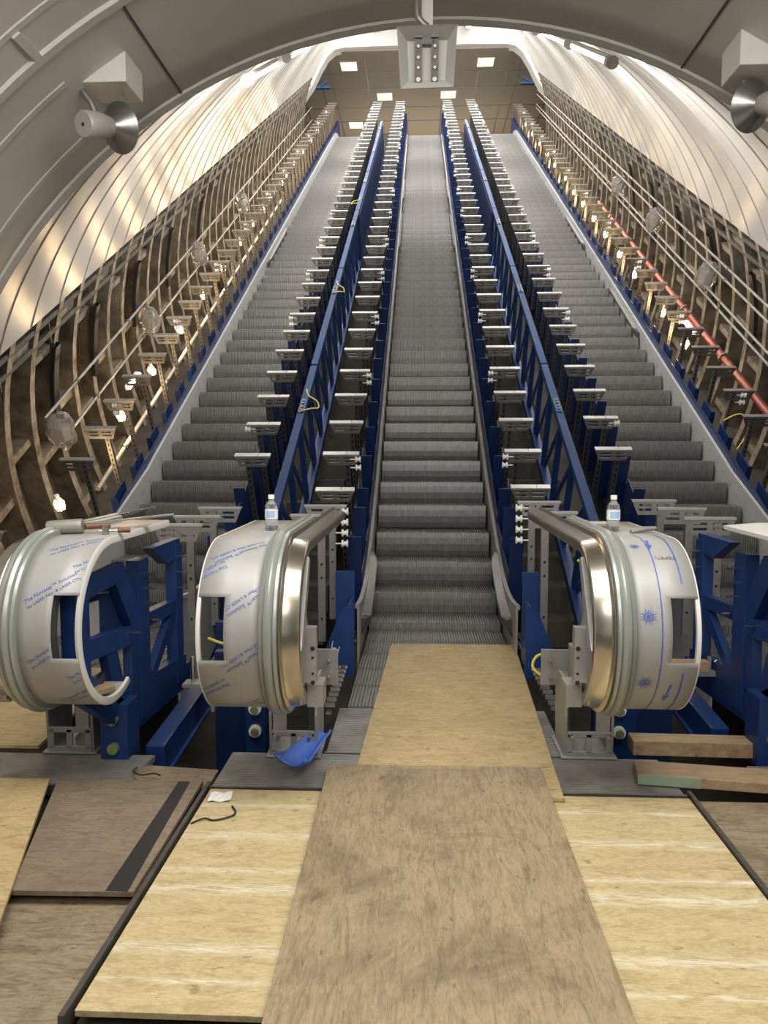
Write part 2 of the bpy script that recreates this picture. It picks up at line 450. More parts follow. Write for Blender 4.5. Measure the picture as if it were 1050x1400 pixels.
# floor: subfloor under the boards, truss pits, service stairs rising between the escalators
b = MB()
b.box((0, -1.0, -.17), (8, 9.0, .2))
b.box((0, 6.5, -1.25), (9.4, 6.4, .2))
b.box((0, 3.5, -.72), (8, .05, .95))
rotS = Matrix.Rotation(math.radians(30), 3, 'X')
b.box(frame(0, 10.5, -1.15), (9.4, 31, .2), rotS)
k = 0
while k < 58:
    y = 7.0 + k * .42; z = .97 + T30 * (y - 8.18) - .42
    for x in (-1.29, 1.25): b.box((x - .05, y + .3, z), (.62, .6, .24))
    k += 1
tag(b.build('floor', 'concrete'), 'dark concrete floor, pits and stairs below the escalators', 'floor', kind='structure')

# ------------------------------------------------------------------ escalators
NOSE = {}
for k in range(-12, 64):
    if k >= 0 and k <= 51: z = .97 + .231 * k
    elif k < 0: z = {-1: .72, -2: .482, -3: .255, -4: .07}.get(k, 0.0)
    else: z = .97 + .231 * 51 + {52: .19, 53: .29}.get(k, .30)
    NOSE[k] = (8.18 + .4 * k, z)
def nz(y):
    k = (y - 8.18) / .4; i = math.floor(k); t = k - i
    i = max(-11, min(61, i)); return NOSE[i][1] * (1 - t) + NOSE[i + 1][1] * t

def step_mesh():
    b = MB(); W = 1.14; N = 52; p = W / N; rows = []
    path = [(.43, 0, 0), (.012, 0, 0), (0, -.004, 1), (-.006, -.05, 1), (-.010, -.115, 1), (-.004, -.18, 1), (.015, -.235, 1), (.03, -.25, 1)]
    for i in range(N):
        x0 = -W / 2 + i * p
        for x, g in ((x0, 0), (x0 + p * .5, 0), (x0 + p * .56, 1), (x0 + p * .94, 1)):
            rows.append([Vector((x, y + (g * .013 if r else 0), z - (g * .012 if not r else 0))) for y, z, r in path])
    rows.append([Vector((W / 2, y, z)) for y, z, r in path])
    b.strip(rows)
    return b.mesh('step', 'step_metal')
STEP = step_mesh()

STUD = {}
for sg in (-1, 1):
    b = MB(); b.tube([(0, 0, 0), (sg * .045, 0, 0)], .008, 6); STUD[sg] = b.mesh('bolt', 'nylon')
def skirt_line(y, side_up, lo):
    return nz(y) + side_up, nz(y) + lo

def nzs(y): return sum(nz(y + .1 * d) for d in range(-5, 6)) / 11
def skirt_mb(x, top=.05, y0=5.75, y1=30.0, film=False):
    b = MB(); ys = []
    y = y0
    while y < y1: ys.append(y); y += .2 if y < 9 or y > 27.5 else 1.0
    ys.append(y1); rows = []
    for y in ys:
        zt = nzs(y + .02) + top if y > 8.6 else nzs(y) + top + max(0, (8.6 - y)) * .12
        zb = nzs(y) - .40
        o_ = .008 if x < 0 else -.008
        rows.append([Vector((x + o_, y, zb)), Vector((x + o_, y, zt)), Vector((x - o_ * 3, y, zt)), Vector((x - o_ * 3, y, zt - .03)), Vector((x - o_, y, zt - .035)), Vector((x - o_, y, zb))])
    b.strip(rows); b.f += [(0, 1, 2, 3, 4, 5)]
    return b

def escalator(name, cx, label, top_l, top_r, skmat):
    e = thing(name, label, 'escalator', (cx, 6, 0))
    for k in range(-9, 56):
        y, z = NOSE[k]
        inst('step', STEP, e, (0, y - 6, z))
    for sg, tp in ((-1, top_l), (1, top_r)):
        b = skirt_mb(sg * .6, tp); o = b.build('skirt_panel', skmat, e, (0, -6, 0))
        if skmat == 'film_steel' and (cx < 0) == (sg < 0):
            m = MB(); s = -.6; x = sg * .5905
            while s < 16:
                for d0, d1, q in ((0, .10, .0), (.02, .10, -.03)):
                    y = 8.18 + s * C30; P = [(y + d, nzs(y + d) + tp - .10 + q + h - d * .35) for d, h in ((d0, 0), (d1, 0), (d1, .006), (d0, .006))]
                    m.add([Vector((x, a, c)) for a, c in P], [(0, 1, 2, 3)])
                s += .24
            m.build('film_print', 'print_grey', o)
        # bolt studs on the back of the skirt
        s = -1.6
        while s < 25.5:
            y = 8.18 + s * C30
            if y > 6.2: inst('bolt', STUD[sg], o, (sg * .608, y, nzs(y) + tp - .10))
            s += .31
    return e
E_L = escalator('escalator', -2.595, 'left escalator with grey ridged steps beside the tunnel wall, film-covered skirts', .16, .10, 'film_steel')
E_M = escalator('escalator', 0.0, 'middle escalator with grey ridged steps rising behind the plywood sheets', .05, .05, 'skirt_steel')
E_R = escalator('escalator', 2.66, 'right escalator with grey ridged steps beside the wall with the red pipe', .10, .14, 'film_steel')
ESC = {'L': (E_L, -2.595), 'M': (E_M, 0.0), 'R': (E_R, 2.66)}

# brush deflectors at the foot of the middle escalator and on the upper skirts
def deflector(e, cx, sg, y0, y1, up=.10, x=.56, wide=.05):
    b = MB(); rows = []; n = 14
    for i in range(n + 1):
        y = y0 + (y1 - y0) * i / n; z = nzs(y + .05) + up
        d = min(1, i / 2, (n - i) / 2 + .3) * wide
        rows.append([Vector((sg * .592, y, z + .03)), Vector((sg * (.592 - d), y, z)), Vector((sg * (.592 - d), y, z - .06)), Vector((sg * .592, y, z - .12))])
    b.strip(rows); b.f += [(0, 1, 2, 3), tuple(len(b.v) - 1 - i for i in range(4))]
    b.build('skirt_deflector', 'steel' if y0 < 7 else 'rail_dark', e, (0, -6, 0))
for sg in (-1, 1): deflector(E_M, 0, sg, 5.95, 7.2, .20, wide=.065)
for sg in (-1, 1):
    for y0, y1 in ((16.2, 19.0), (20.0, 22.4)): deflector(E_M, 0, sg, y0, y1, .0, wide=.035)
for y0, y1 in ((16.3, 18.5), (12.2, 14.2)): deflector(E_R, 0, 1, y0, y1, .0, wide=.035)
deflector(E_L, 0, -1, 15.5, 18.0, .0, wide=.035)

# blue side plates on the trusses, one at each bracket
PITCH = .622
def plate_mesh(sg):
    b = MB()
    b.box((sg * .055, 0, .08), (.11, .012, .95)); b.box((sg * .104, .12, .06), (.012, .26, .90)); b.box((0, .3, -.12), (.012, .62, .7))
    return b.mesh('side_plate', 'blue_deep')
PLATE = {1: plate_mesh(1), -1: plate_mesh(-1)}
def plate_short(sg):
    b = MB(); b.box((sg * .03, .16, .02), (.06, .012, .62)); b.box((sg * .06, .36, .0), (.012, .40, .58)); b.box((0, .3, -.12), (.012, .62, .7))
    return b.mesh('side_plate', 'blue_deep')
PSHORT = {1: plate_short(1), -1: plate_short(-1)}
def plates(e, cx, sg, wide=0):
    for k in range(-3, 41):
        p = frame(sg * .635, PITCH * k + .1, 0)
        if k < -1: p.z += (-1 - k) * .10
        inst('side_plate', (PSHORT if wide else PLATE)[sg], e, (p.x, p.y - 6, p.z), (math.radians(30 if k > -2 else 15), 0, 0))
for key in 'LMR':
    e, cx = ESC[key]
    for sg in (-1, 1): plates(e, cx, sg, (key, sg) in (('L', -1), ('R', 1)))

# ------------------------------------------------------------------ balustrade brackets
def bracket_meshes(sg, dark):
    """sg: side the post stands on (+1 = towards +x). local: x across, y up slope, z square to slope; origin at post foot"""
    H = .90
    post = MB(); pm = 'channel_dark' if dark else 'channel'
    post.box((0, 0, H / 2 - .03), (.045, .004, H)); post.box((-.021, .02, H / 2 - .03), (.003, .04, H)); post.box((.021, .02, H / 2 - .03), (.003, .04, H))
    head = MB(); w0, w1, h = .1715, .125, .115
    ox = -sg * .055
    # trapezoid web with two slots and end slots cut between bars
    def q(x, z): return (ox + x, z)
    T = .004
    yv = -.006
    def pr(poly): head.prism(poly, (0, yv, H - .02), (1, 0, 0), (0, 0, 1), T)
    def xe(z): return w0 + (w1 - w0) * (-z / h)
    for z0, z1 in ((0, -.030), (-.048, -.066), (-.084, -h)):
        pr([q(-xe(z1), z1), q(xe(z1), z1), q(xe(z0), z0), q(-xe(z0), z0)])
    for xa, xb in ((-.02, .02), (-2, -.115), (.115, 2)):
        for z0, z1 in ((-.030, -.048), (-.066, -.084)):
            a0, a1 = max(-xe(z0), xa), min(xe(z0), xb); c0, c1 = max(-xe(z1), xa), min(xe(z1), xb)
            pr([q(c0, z1), q(c1, z1), q(a1, z0), q(a0, z0)])
    flange = MB(); Rm = Matrix.Rotation(math.radians(-30), 3, 'X')
    flange.box((ox - .0605, .018, H - .018), (.221 - .0, .055, .005)); flange.box((ox + .113, .018, H - .018), (.117, .055, .005))
    flange.box((ox, -.010, H - .024), (w0 * 2, .005, .016))
    return post.mesh('post', pm), head.mesh('slotted_web', 'galv_dark' if dark else 'galv'), flange.mesh('top_flange', 'flange_lit' if not dark else 'galv')
BM = {(sg, d): bracket_meshes(sg, d) for sg in (1, -1) for d in (False, True)}
def plain_post():
    b = MB(); H = .90
    b.box((0, 0, H / 2 - .05), (.052, .005, H)); b.box((-.024, .02, H / 2 - .05), (.004, .04, H)); b.box((.024, .02, H / 2 - .05), (.004, .04, H))
    return b.mesh('post', 'galv')
PLAIN = plain_post()
def post_hole():
    b = MB(); b.tube([(0, -.004, 0), (0, -.001, 0)], .010, 8); return b.mesh('post_hole', 'black')
HOLE = post_hole()
def roller_mesh(sg):
    b = MB(); b._lathe([(0, .006), (.05, .006), (.05, .03), (.062, .03), (.066, .018), (.085, .018), (.089, .03), (.10, .03), (.10, .0)], Vector((0, 0, 0)), Vector((sg, 0, 0)), 12)
    return b.mesh('guide_roller', 'nylon', True)
ROLL = {1: roller_mesh(1), -1: roller_mesh(-1)}

def bracket(x, s, sg, dark, label, group, n_top=.98, rollers=0, loc=None, tilt=30):
    base = loc if loc else frame(x + sg * .055, s, n_top - .90)
    t = thing('balustrade_bracket', label, 'bracket', base, (math.radians(tilt), 0, 0), group)
    p, h, f = BM[(sg, dark)]
    po = inst('post', p if tilt else PLAIN, t)
    if not tilt:
        for z in (.42, .52, .12): inst('post_hole', HOLE, po, (0, 0, z))
    inst('slotted_web', h, t); inst('top_flange', f, t)
    for r in range(rollers):
        rs = -sg if dark else sg
        inst('guide_roller', ROLL[rs], t, (rs * .03, -.01 - .01 * r, .83 - r * .085))
    return t
rows = [('left', -3.37, 1, True, 'left of the left escalator', .98, .05 - .10),
        ('lr', -1.71, -1, False, 'right of the left escalator', .98, .03),
        ('ml', -.875, 1, False, 'left of the middle escalator', .98, .06),
        ('mr', .828, -1, False, 'right of the middle escalator', .98, .11),
        ('rl', 1.675, 1, False, 'left of the right escalator', .98, .15),
        ('right', 3.455, -1, True, 'right of the right escalator', .75, .62)]
NTOP = 41
for name, x, sg, dark, where, ntop, s0 in rows:
    k0 = -2 if name in ('ml', 'mr') else -1
    extra = {'ml': [(-.90, 5.5, 1.095), (-.894, 6.15, 1.117)], 'mr': [(.815, 5.5, 1.122), (.814, 6.15, 1.152)],
             'lr': [(-1.77, 5.1, 1.06), (-1.753, 5.5, 1.082), (-1.69, 5.9, 1.115)], 'rl': [(1.80, 5.2, 1.111), (1.75, 5.6, 1.145), (1.70, 6.1, 1.17)],
             'left': [(-3.45, 4.6, .86), (-3.42, 5.6, .95)], 'right': []}[name]
    i = 0
    grp = 'brackets ' + where
    for (bx, by, bz) in extra:
        bracket(bx, 0, sg, dark, 'slotted grey steel bracket, %s in the row %s' % (nth_up(i), where), grp, loc=(bx + sg * .055, by, bz - .88), tilt=0,
                rollers=4 if (name in ('ml', 'mr') and i == 1) else 0)
        i += 1
    for k in range(k0, NTOP):
        nr = 0
        if name in ('ml', 'mr', 'lr', 'rl') and (k % 3 == 2): nr = 2
        if name in ('left', 'right') and (k % 4 == 1): nr = 2
        if name in ('lr', 'rl') and k < 3: nr = 1 if k == 0 else 0
        bracket(x, s0 + PITCH * k, sg, dark, 'slotted grey steel bracket, %s in the row %s' % (nth_up(i), where), grp, ntop, nr)
        i += 1

# ------------------------------------------------------------------ blue lattice trusses between the escalators
def truss(x, label, ntop, sgn):
    t = thing('lattice_truss', label, 'truss', frame(x, -1.4, 0))
    o = frame(x, -1.4, 0)
    def L(dx, s, n): return frame(x + dx, s, n) - o
    s = -2.2; 
    b = MB(); up = (0, -S30, C30)
    while s < 19.8:
        b.bar(L(0, s, ntop - .03), L(0, min(s + 3.6, 20.0) - .02, ntop - .03), .075, .06, up); s += 3.62
    b.build('top_rail', 'blue_rail', t)
    b = MB(); b.bar(L(0, -2.4, .0), L(0, 20, .0), .09, .10, up); b.build('bottom_rail', 'blue_paint', t)
    s = -2.1; i = 0
    while s < 19.6:
        b = MB(); b.bar(L(0, s, 0), L(0, s, ntop - .05), .05, .07, (0, 1, 0)); b.build('upright', 'blue_paint', t)
        if s < 9:
            b = MB(); b.bar(L(.01, s + .05, ntop - .08), L(.01, s + .66, .05), .014, .06, (0, 1, 0)); b.build('diagonal', 'blue_paint', t)
        s += .72; i += 1
    # joint plates with bolts on the rail
    s = .2
    while s < 19:
        b = MB(); b.bar(L(.0, s, ntop + .006), L(0, s + .3, ntop + .006), .06, .012, up)
        j = b.build('joint_plate', 'blue_paint', t)
        for q in (.05, .11, .19, .25):
            b = MB(); b.tube([L(0, s + q, ntop + .012), L(0, s + q, ntop + .025)], .014, 6); b.build('bolt', 'galv_dark', j)
        s += 3.62
    # sheet backing panel of the truss web
    b = MB(); b.bar(L(-sgn * .04, 8.6, ntop * .5), L(-sgn * .04, 20, ntop * .5), .01, ntop - .15, up)
    b.build('web_sheet', 'blue_deep', t)
    return t
truss(-1.35, 'blue lattice truss between the left and middle escalators', 1.0, -1)
truss(1.27, 'blue lattice truss between the middle and right escalators', 1.0, 1)

# yellow earth wires on the trusses and posts
def wire(pts, r, mat, label, cat, group=None):
    P = [Vector(p) for p in pts]; out = []
    for i in range(len(P) - 1):
        p0, p1, p2, p3 = P[max(i - 1, 0)], P[i], P[i + 1], P[min(i + 2, len(P) - 1)]
        for j in range(6):
            t = j / 6
            out.append(.5 * ((2 * p1) + (p2 - p0) * t + (2 * p0 - 5 * p1 + 4 * p2 - p3) * t * t + (3 * p1 - p0 - 3 * p2 + p3) * t ** 3))
    out.append(P[-1])
    b = MB(); b.tube(out, r, 6); return tag(b.build(cat.replace(' ', '_'), mat, smooth=True), label, cat, group)
for i, (s, x, dx, lab) in enumerate([(.33, -1.35, .16, 'yellow earth wire looped on the left blue truss rail, nearest the bottle'),
                            (3.95, -1.35, .13, 'yellow earth wire looped higher up on the left blue truss rail'),
                            (9.2, -1.35, -.16, 'yellow earth wire looped far up the left blue truss rail')]):
    wire([frame(x, s - .12, 1.02), frame(x + dx * .6, s - .03, 1.0), frame(x + dx, s + .05, .97), frame(x + dx * .8, s + .17, .99), frame(x + dx * .2, s + .27, 1.0), frame(x, s + .38, 1.02)], .007, 'yellow_wire', lab, 'earth wire')
wire([frame(3.32, 1.15, .40), frame(3.5, 1.2, .46), frame(3.62, 1.1, .42), frame(3.52, .95, .3), frame(3.42, .85, .2)], .007, 'yellow_wire', 'yellow earth wire looped beside posts right of the right escalator', 'earth wire')
wire([(.95, 5.2, .98), (1.06, 5.2, .97), (1.10, 5.2, .88), (1.02, 5.2, .80), (.93, 5.2, .82)], .009, 'yellow_wire', 'yellow earth wire behind the right drum, beside grey posts', 'earth wire')
wire([(.68, 4.75, .30), (.60, 4.75, .28), (.57, 4.72, .22), (.63, 4.7, .17), (.70, 4.7, .18)], .009, 'yellow_wire', 'yellow earth wire low beside the grey base of the right drum', 'earth wire')
wire([(-1.42, 4.55, .42), (-1.30, 4.5, .40), (-1.2, 4.45, .44), (-1.08, 4.4, .47)], .009, 'yellow_wire', 'yellow wire crossing the gap behind the middle film drum', 'earth wire')

# ------------------------------------------------------------------ pipes, rails and lamps on the tunnel walls
def pipe(name, label, cat, x, n, s0, s1, r, mat, group=None, clips=True):
    t = thing(name, label, cat, frame(x, s0, n)); o = frame(x, s0, n)
    b = MB(); b.tube([frame(x, s0, n) - o, frame(x, s1, n) - o], r, 10); b.build('tube', mat, t, smooth=True)
    if clips:
        s = s0 + .9
        b = MB(); b.tube([(0, 0, 0), frame(0, .05, 0) - frame(0, 0, 0)], r * 1.5, 8); me = b.mesh('coupling', 'galv_dark')
        while s < s1:
            inst('coupling', me, t, frame(x, s, n) - o); s += 1.86
    return t
pipe('conduit', 'upper grey conduit along the left tunnel wall', 'conduit', -4.04, .94, .2, 24, .017, 'conduit')
pipe('conduit', 'lower grey conduit along the left tunnel wall', 'conduit', -4.04, .55, .6, 24, .017, 'conduit')
for n, nm in ((1.35, 'topmost'), (1.20, 'second highest'), (.90, 'third highest'), (.79, 'lowest')):
    pipe('conduit', nm + ' of four grey conduits along the right tunnel wall', 'conduit', 3.96, n, -1, 24, .017, 'conduit')
pipe('fire_main', 'red pipe low along the right tunnel wall', 'pipe', 3.98, .30, -1.5, 12, .05, 'red_pipe')
pipe('water_pipe', 'pale pipe behind the lamps on the left tunnel wall', 'pipe', -3.68, .07, .2, 14, .027, 'white_pipe')
for sg, nm in ((-1, 'left'), (1, 'right')):
    for n, x, q in ((1.72, 4.12, 'upper'), (1.52, 4.20, 'lower')):
        t = thing('cladding_rail', '%s dark steel rail under the white cladding on the %s wall' % (q, nm), 'rail', frame(sg * x, -3, n)); o = frame(sg * x, -3, n)
        b = MB(); b.bar(frame(sg * x, -3, n) - o, frame(sg * x, 25.2, n) - o, .05, .05, (0, -S30, C30)); b.build('channel', 'rail_dark', t)
        if q == 'lower':
            b = MB(); s = -2.6
            b.bar((sg * .02, .06, -.104), (-sg * .03, -.15, .26), .03, .03); me = b.mesh('hanger', 'rail_dark')
            while s < 25:
                inst('hanger', me, t, frame(sg * x, s, n) - o); s += 1.24
# dark strap sleeves hanging on the ribs
for sg, nm, lst in ((-1, 'left', (-.5, 1.15, 2.45, 4.2, 6.0, 8.2)), (1, 'right', (1.6, 3.4, 5.2, 7.0, 8.8, 10.6))):
    for i, s in enumerate(lst):
        t = 'black rubber sleeve hanging on the %s tunnel ribs, %s' % (nm, nth_up(i) if i else 'lowest of its row')
        b = MB(); a0, a1 = (8, 20.5)
        rows_ = []
        for j in range(7):
            a = math.radians(a0 + (a1 - a0) * j / 6); r = LR - .34
            rows_.append([frame(sg * (r + dr) * math.cos(a), s + ds, CN + (r + dr) * math.sin(a)) for dr, ds in ((0, -.07), (0, .07), (.05, .07), (.05, -.07), (0, -.07))])
        b.strip(rows_); tag(b.build('rubber_sleeve', 'black_rubber'), t, 'sleeve', 'rubber sleeves on the %s wall' % nm)
# bagged junction boxes
for sg, nm, lst in ((-1, 'left', ((.35, .72), (3.6, .72), (6.6, .78), (10.5, .75))), (1, 'right', ((1.3, 1.02), (4.4, 1.02), (7.4, 1.05), (10.4, 1.0)))):
    for i, (s, n) in enumerate(lst):
        c = frame(sg * 3.98, s, n)
        t = thing('junction_box', 'junction box bagged in clear plastic on the %s wall conduits, %s' % (nm, nth_up(i) if i else 'lowest one'), 'junction box', c, (math.radians(30), 0, 0), 'bagged boxes on the %s wall' % nm)
        b = MB(); b.box((0, 0, -.02), (.10, .15, .16)); b.build('box_body', 'grey_cast', t, bevel=.01)
        b = MB(); rg = []
        for j in range(9):
            ph = PI * j / 8; rg.append((-.19 * math.cos(ph), .015 + .13 * math.sin(ph) ** .7))
        b._lathe(rg, Vector((0, 0, 0)), Vector((0, 0, 1)), 14)
        rr = random.Random(i); b.v = [tuple(c_ * (1 + .42 * (rr.random() - .5)) for c_ in v) for v in b.v]
        b.build('plastic_bag', 'wrap_plastic', t)

def lamp(x, s, n, sg, label, power, group):
    c = frame(x, s, n)
    t = thing('work_lamp', label, 'lamp', c, (math.radians(30), 0, 0), group)
    b = MB(); b._lathe([(-.045, 0), (-.04, .028), (-.01, .043), (.025, .036), (.05, .018), (.055, 0)], Vector((0, 0, 0)), Vector((0, 0, 1)), 12)
    b.build('bulb', 'warm_bulb', t, smooth=True)
    b = MB(); b._lathe([(.05, .0), (.05, .022), (.11, .024), (.12, 0)], Vector((0, 0, 0)), Vector((0, 0, 1)), 10); b.build('lamp_holder', 'nylon', t, smooth=True)
    b = MB()
    for a in range(6):
        q = 2 * PI * a / 6; b.tube([(.03 * math.cos(q), .03 * math.sin(q), .06), (.062 * math.cos(q), .062 * math.sin(q), 0), (.04 * math.cos(q), .04 * math.sin(q), -.06), (0, 0, -.075)], .0022, 4)
    b.build('wire_guard', 'galv', t)
    l = bpy.data.lights.new('lamp_glow', 'POINT'); l.energy = power; l.color = (1, .68, .36); l.shadow_soft_size = .05
    o = bpy.data.objects.new('lamp_glow', l); COL.objects.link(o); o.parent = t; o.location = (-sg * .05, -.02, -.09)
LL = [-.62, 1.27, 2.56, 4.02, 5.53, 7.02, 8.6, 10.0, 11.3, 12.4, 13.1, 14.1, 15.0, 16.6, 18.4, 20.4, 22.4]
LRt = [3.40, 4.62, 6.45, 7.63, 8.97, 10.2, 11.5, 12.67, 14.2, 15.9, 17.5, 19.2, 21, 23]
for i, s in enumerate(LL): lamp(-3.70, s, .42, -1, 'glowing warm work lamp on the left wall, ' + (nth_up(i) if i else 'lowest one, above the roller'), 14 if i < 4 else 11, 'work lamps along the left wall')
for i, s in enumerate(LRt): lamp(3.52, s, .40, 1, 'glowing warm work lamp on the right wall, ' + (nth_up(i) if i else 'lowest one'), 10, 'work lamps along the right wall')
for i, (x, s, n, sg, nm) in enumerate([(-3.72, 1.75, .55, -1, 'left'), (3.72, 3.75, .42, 1, 'right')]):
    o = frame(x, s, n); t = thing('batten_light', 'short white glowing batten light among the lamps on the %s wall' % nm, 'lamp', o)
    b = MB(); b.tube([(0, 0, 0), frame(x, s + .42, n) - o], .022, 8); b.build('tube_lamp', 'tube_light', t)
    b = MB(); b.bar(Vector((sg * .035, 0, 0)), frame(x + sg * .035, s + .42, n) - o, .03, .06); b.build('batten_body', 'white_paint', t)

# ------------------------------------------------------------------ fluorescent lights under the shaft crown
for x, s, n, ln, lab in [(-1.97, 2.5, 3.78, 1.9, 'lit fluorescent tube left of the arch crown, nearer one'), (-1.94, 5.2, 3.79, 1.9, 'lit fluorescent tube left of the arch crown, further one'),
                         (1.71, 2.0, 3.91, 2.2, 'lit fluorescent tube right of the arch crown, nearest one'), (1.71, 4.6, 3.91, 2.3, 'lit fluorescent tube right of the arch crown, middle one'),
                         (1.66, 7.6, 3.91, 1.2, 'lit fluorescent tube right of the arch crown, furthest one')]:
    o = frame(x, s, n); t = thing('fluorescent_light', lab, 'light', o)
    e = frame(x, s + ln, n) - o
    b = MB(); b.tube([(0, 0, 0), e], .035, 10); b.build('tube', 'tube_light', t, smooth=True)
    b = MB(); q = e.normalized(); b.tube([-q * .14, q * 0], .060, 14); b.build('end_cap', 'vault_paint', t)
    b = MB(); b.tube([Vector((0, 0, .035)), Vector((0, 0, .035)) + e], .03, 8); b.build('fitting_body', 'white_paint', t)

# hall ceiling lights
for (x, y), lab in zip([(-2.95, 31.3), (2.37, 31.2), (-1.66, 33.94), (1.03, 33.86), (-3.11, 36.76)],
                 ['square ceiling light in the upper hall, front left', 'square ceiling light in the upper hall, front right', 'square ceiling light in the upper hall, middle left above the brackets',
                  'square ceiling light in the upper hall, middle right', 'square ceiling light in the upper hall, furthest back at left']):
    t = thing('ceiling_light', lab, 'ceiling light', (x, y, 16.5))
    b = MB(); b.box((0, 0, 0), (.66, .66, .03)); b.build('frame', 'white_paint', t)
    b = MB(); b.box((0, 0, -.02), (.60, .60, .02)); b.build('diffuser', 'panel_light', t)
    b = MB()
    for i in range(5):
        b.box((-.24 + .12 * i, 0, -.035), (.012, .60, .01)); b.box((0, -.24 + .12 * i, -.035), (.60, .012, .01))
    b.build('louvre', 'vault_paint', t)
for x, nm in ((-1.87, 'left'), (1.61, 'right')):
    t = thing('spotlight', 'bright spotlight above the shaft top, %s one' % nm, 'light', (x, 29.5, 17.0))
    b = MB(); b._lathe([(0, 0), (0, .10), (.03, .10), (.03, .0)], Vector((0, 0, 0)), Vector((0, -1, -.5)), 14); b.build('lens', 'spot_light', t)
    b = MB(); b._lathe([(-.25, 0), (-.25, .07), (0, .12), (.0, .10)], Vector((0, 0, 0)), Vector((0, -1, -.5)), 14); b.build('housing', 'white_paint', t)

# ------------------------------------------------------------------ things hung from the vault
def horn(name, c, axis, label, cap_r):
    t = thing(name, label, 'loudspeaker', c)
    ax = Vector(axis).normalized()
    b = MB(); b._lathe([(0.0, .045), (.03, .062), (.07, .102), (.105, .145), (.115, .156), (.118, .150), (.10, .134), (.02, .048)], Vector((0, 0, 0)), ax, 32); b.build('horn', 'horn_metal', t, smooth=True)
    b = MB(); b._lathe([(-.19, 0), (-.19, .072), (-.178, .081), (-.07, .081), (.02, .060), (.03, 0)], Vector((0, 0, 0)), ax, 28); d = b.build('driver_housing', 'speaker_grey', t, smooth=True)
    b = MB(); b._lathe([(-.193, 0), (-.193, .010), (-.187, .012)], Vector((0, 0, 0)), ax, 12); b.build('screw', 'black', d)
    return t, ax
t, ax = horn('horn_loudspeaker', (-2.12, 4.95, 3.60), (.36, .72, .22), 'grey horn loudspeaker hanging from the left side of the vault', .07)
b = MB(); b.bar((.07, .08, .0), (.07, .08, .23), .022, .006, (0, 1, 0)); b.bar((.07, .08, .0), (.07, .08, -.06), .035, .01, (0, 1, 0)); b.build('hanger', 'galv', t)
cp = [(-.24, -.02, .27), (-.16, -.02, .24), (-.09, -.01, .14), (-.06, 0, .06)]
b = MB(); b.tube(cp, .021, 10); b.build('flexible_conduit', 'galv', t, smooth=True)
def wedge(t, pts, y0, y1, mat='white_paint'):
    b = MB(); b.prism(pts, (0, (y0 + y1) / 2, 0), (1, 0, 0), (0, 0, 1), y1 - y0); return b.build('mounting_box', mat, t, bevel=.006)
wedge(t, [(-.22, .235), (.16, .235), (.16, .52), (.10, .50)], -.08, .22)
t, ax = horn('horn_loudspeaker', (1.99, 5.05, 3.70), (-.32, .72, .22), 'grey horn loudspeaker hanging from the right side of the vault', .07)
b = MB(); b.bar((-.10, .08, .0), (-.10, .08, .18), .022, .006, (0, 1, 0)); b.bar((-.10, .08, 0), (-.10, .08, -.06), .035, .01, (0, 1, 0)); b.build('hanger', 'galv', t)
wedge(t, [(-.19, .20), (.26, .20), (.10, .42), (-.19, .53)], -.08, .22)

t = thing('projector_housing', 'white tapered projector box hung from the vault crown', 'projector box', (-.10, 5.0, 4.0))
b = MB(); o_ = [(-.185, .16), (.18, .165), (.165, -.165), (-.165, -.17)]; i_ = [(-.125, .09), (.125, .09), (.115, -.125), (-.115, -.125)]
A_ = [Vector((x, -.10, z)) for x, z in o_]; B_ = [Vector((x, .06, z)) for x, z in i_]; D_ = [Vector((x * .9, .10, z * .9)) for x, z in o_]
b.add(A_ + B_, [(0, 1, 5, 4), (1, 2, 6, 5), (2, 3, 7, 6), (3, 0, 4, 7), (4, 5, 6, 7)])
b.add(A_ + D_, [(1, 0, 4, 5), (2, 1, 5, 6), (3, 2, 6, 7), (0, 3, 7, 4), (7, 6, 5, 4)])
b.build('tray', 'cut_white', t, rot=(math.radians(24), 0, 0))
b = MB()
for x in (-.055, .048):
    b.box((x, .03, -.02), (.045, .03, .30)); b.box((x, .02, .13), (.05, .05, .05))
b.box((0, .03, .10), (.10, .03, .06)); b.build('mount_rails', 'galv_dark', t, rot=(math.radians(24), 0, 0))
b = MB()
for x in (-.055, .048):
    for z, r in ((-.12, .014), (-.055, .009), (0, .009), (.06, .009)): b.tube([(x, .01, z), (x, .0, z)], r, 10)
b.build('mount_bolts', 'nylon', t, rot=(math.radians(24), 0, 0))
b = MB(); b.box((.0, .06, .36), (.07, .05, .42)); b.build('drop_pole', 'white_paint', t)
b = MB(); b.tube([(-.065, .0, .60), (-.065, 0, .30), (-.06, .0, .24), (-.03, 0, .20), (0, .02, .19)], .022, 10); b.build('cable_conduit', 'galv', t, smooth=True)

# ------------------------------------------------------------------ balustrade newel drums at the escalator feet
def font_mesh(txt, size):
    cu = bpy.data.curves.new('txt', 'FONT'); cu.body = txt; cu.size = size; cu.extrude = 0; cu.resolution_u = 2
    o = bpy.data.objects.new('txt', cu); COL.objects.link(o)
    bpy.context.view_layer.update()
    me = bpy.data.meshes.new_from_object(o.evaluated_get(bpy.context.evaluated_depsgraph_get()))
    vs = [v.co.copy() for v in me.vertices]; fs = [tuple(p.vertices) for p in me.polygons]
    bpy.data.objects.remove(o); bpy.data.curves.remove(cu); bpy.data.meshes.remove(me)
    return vs, fs
def subdivide_tris(vs, fs, maxlen):
    return vs, fs

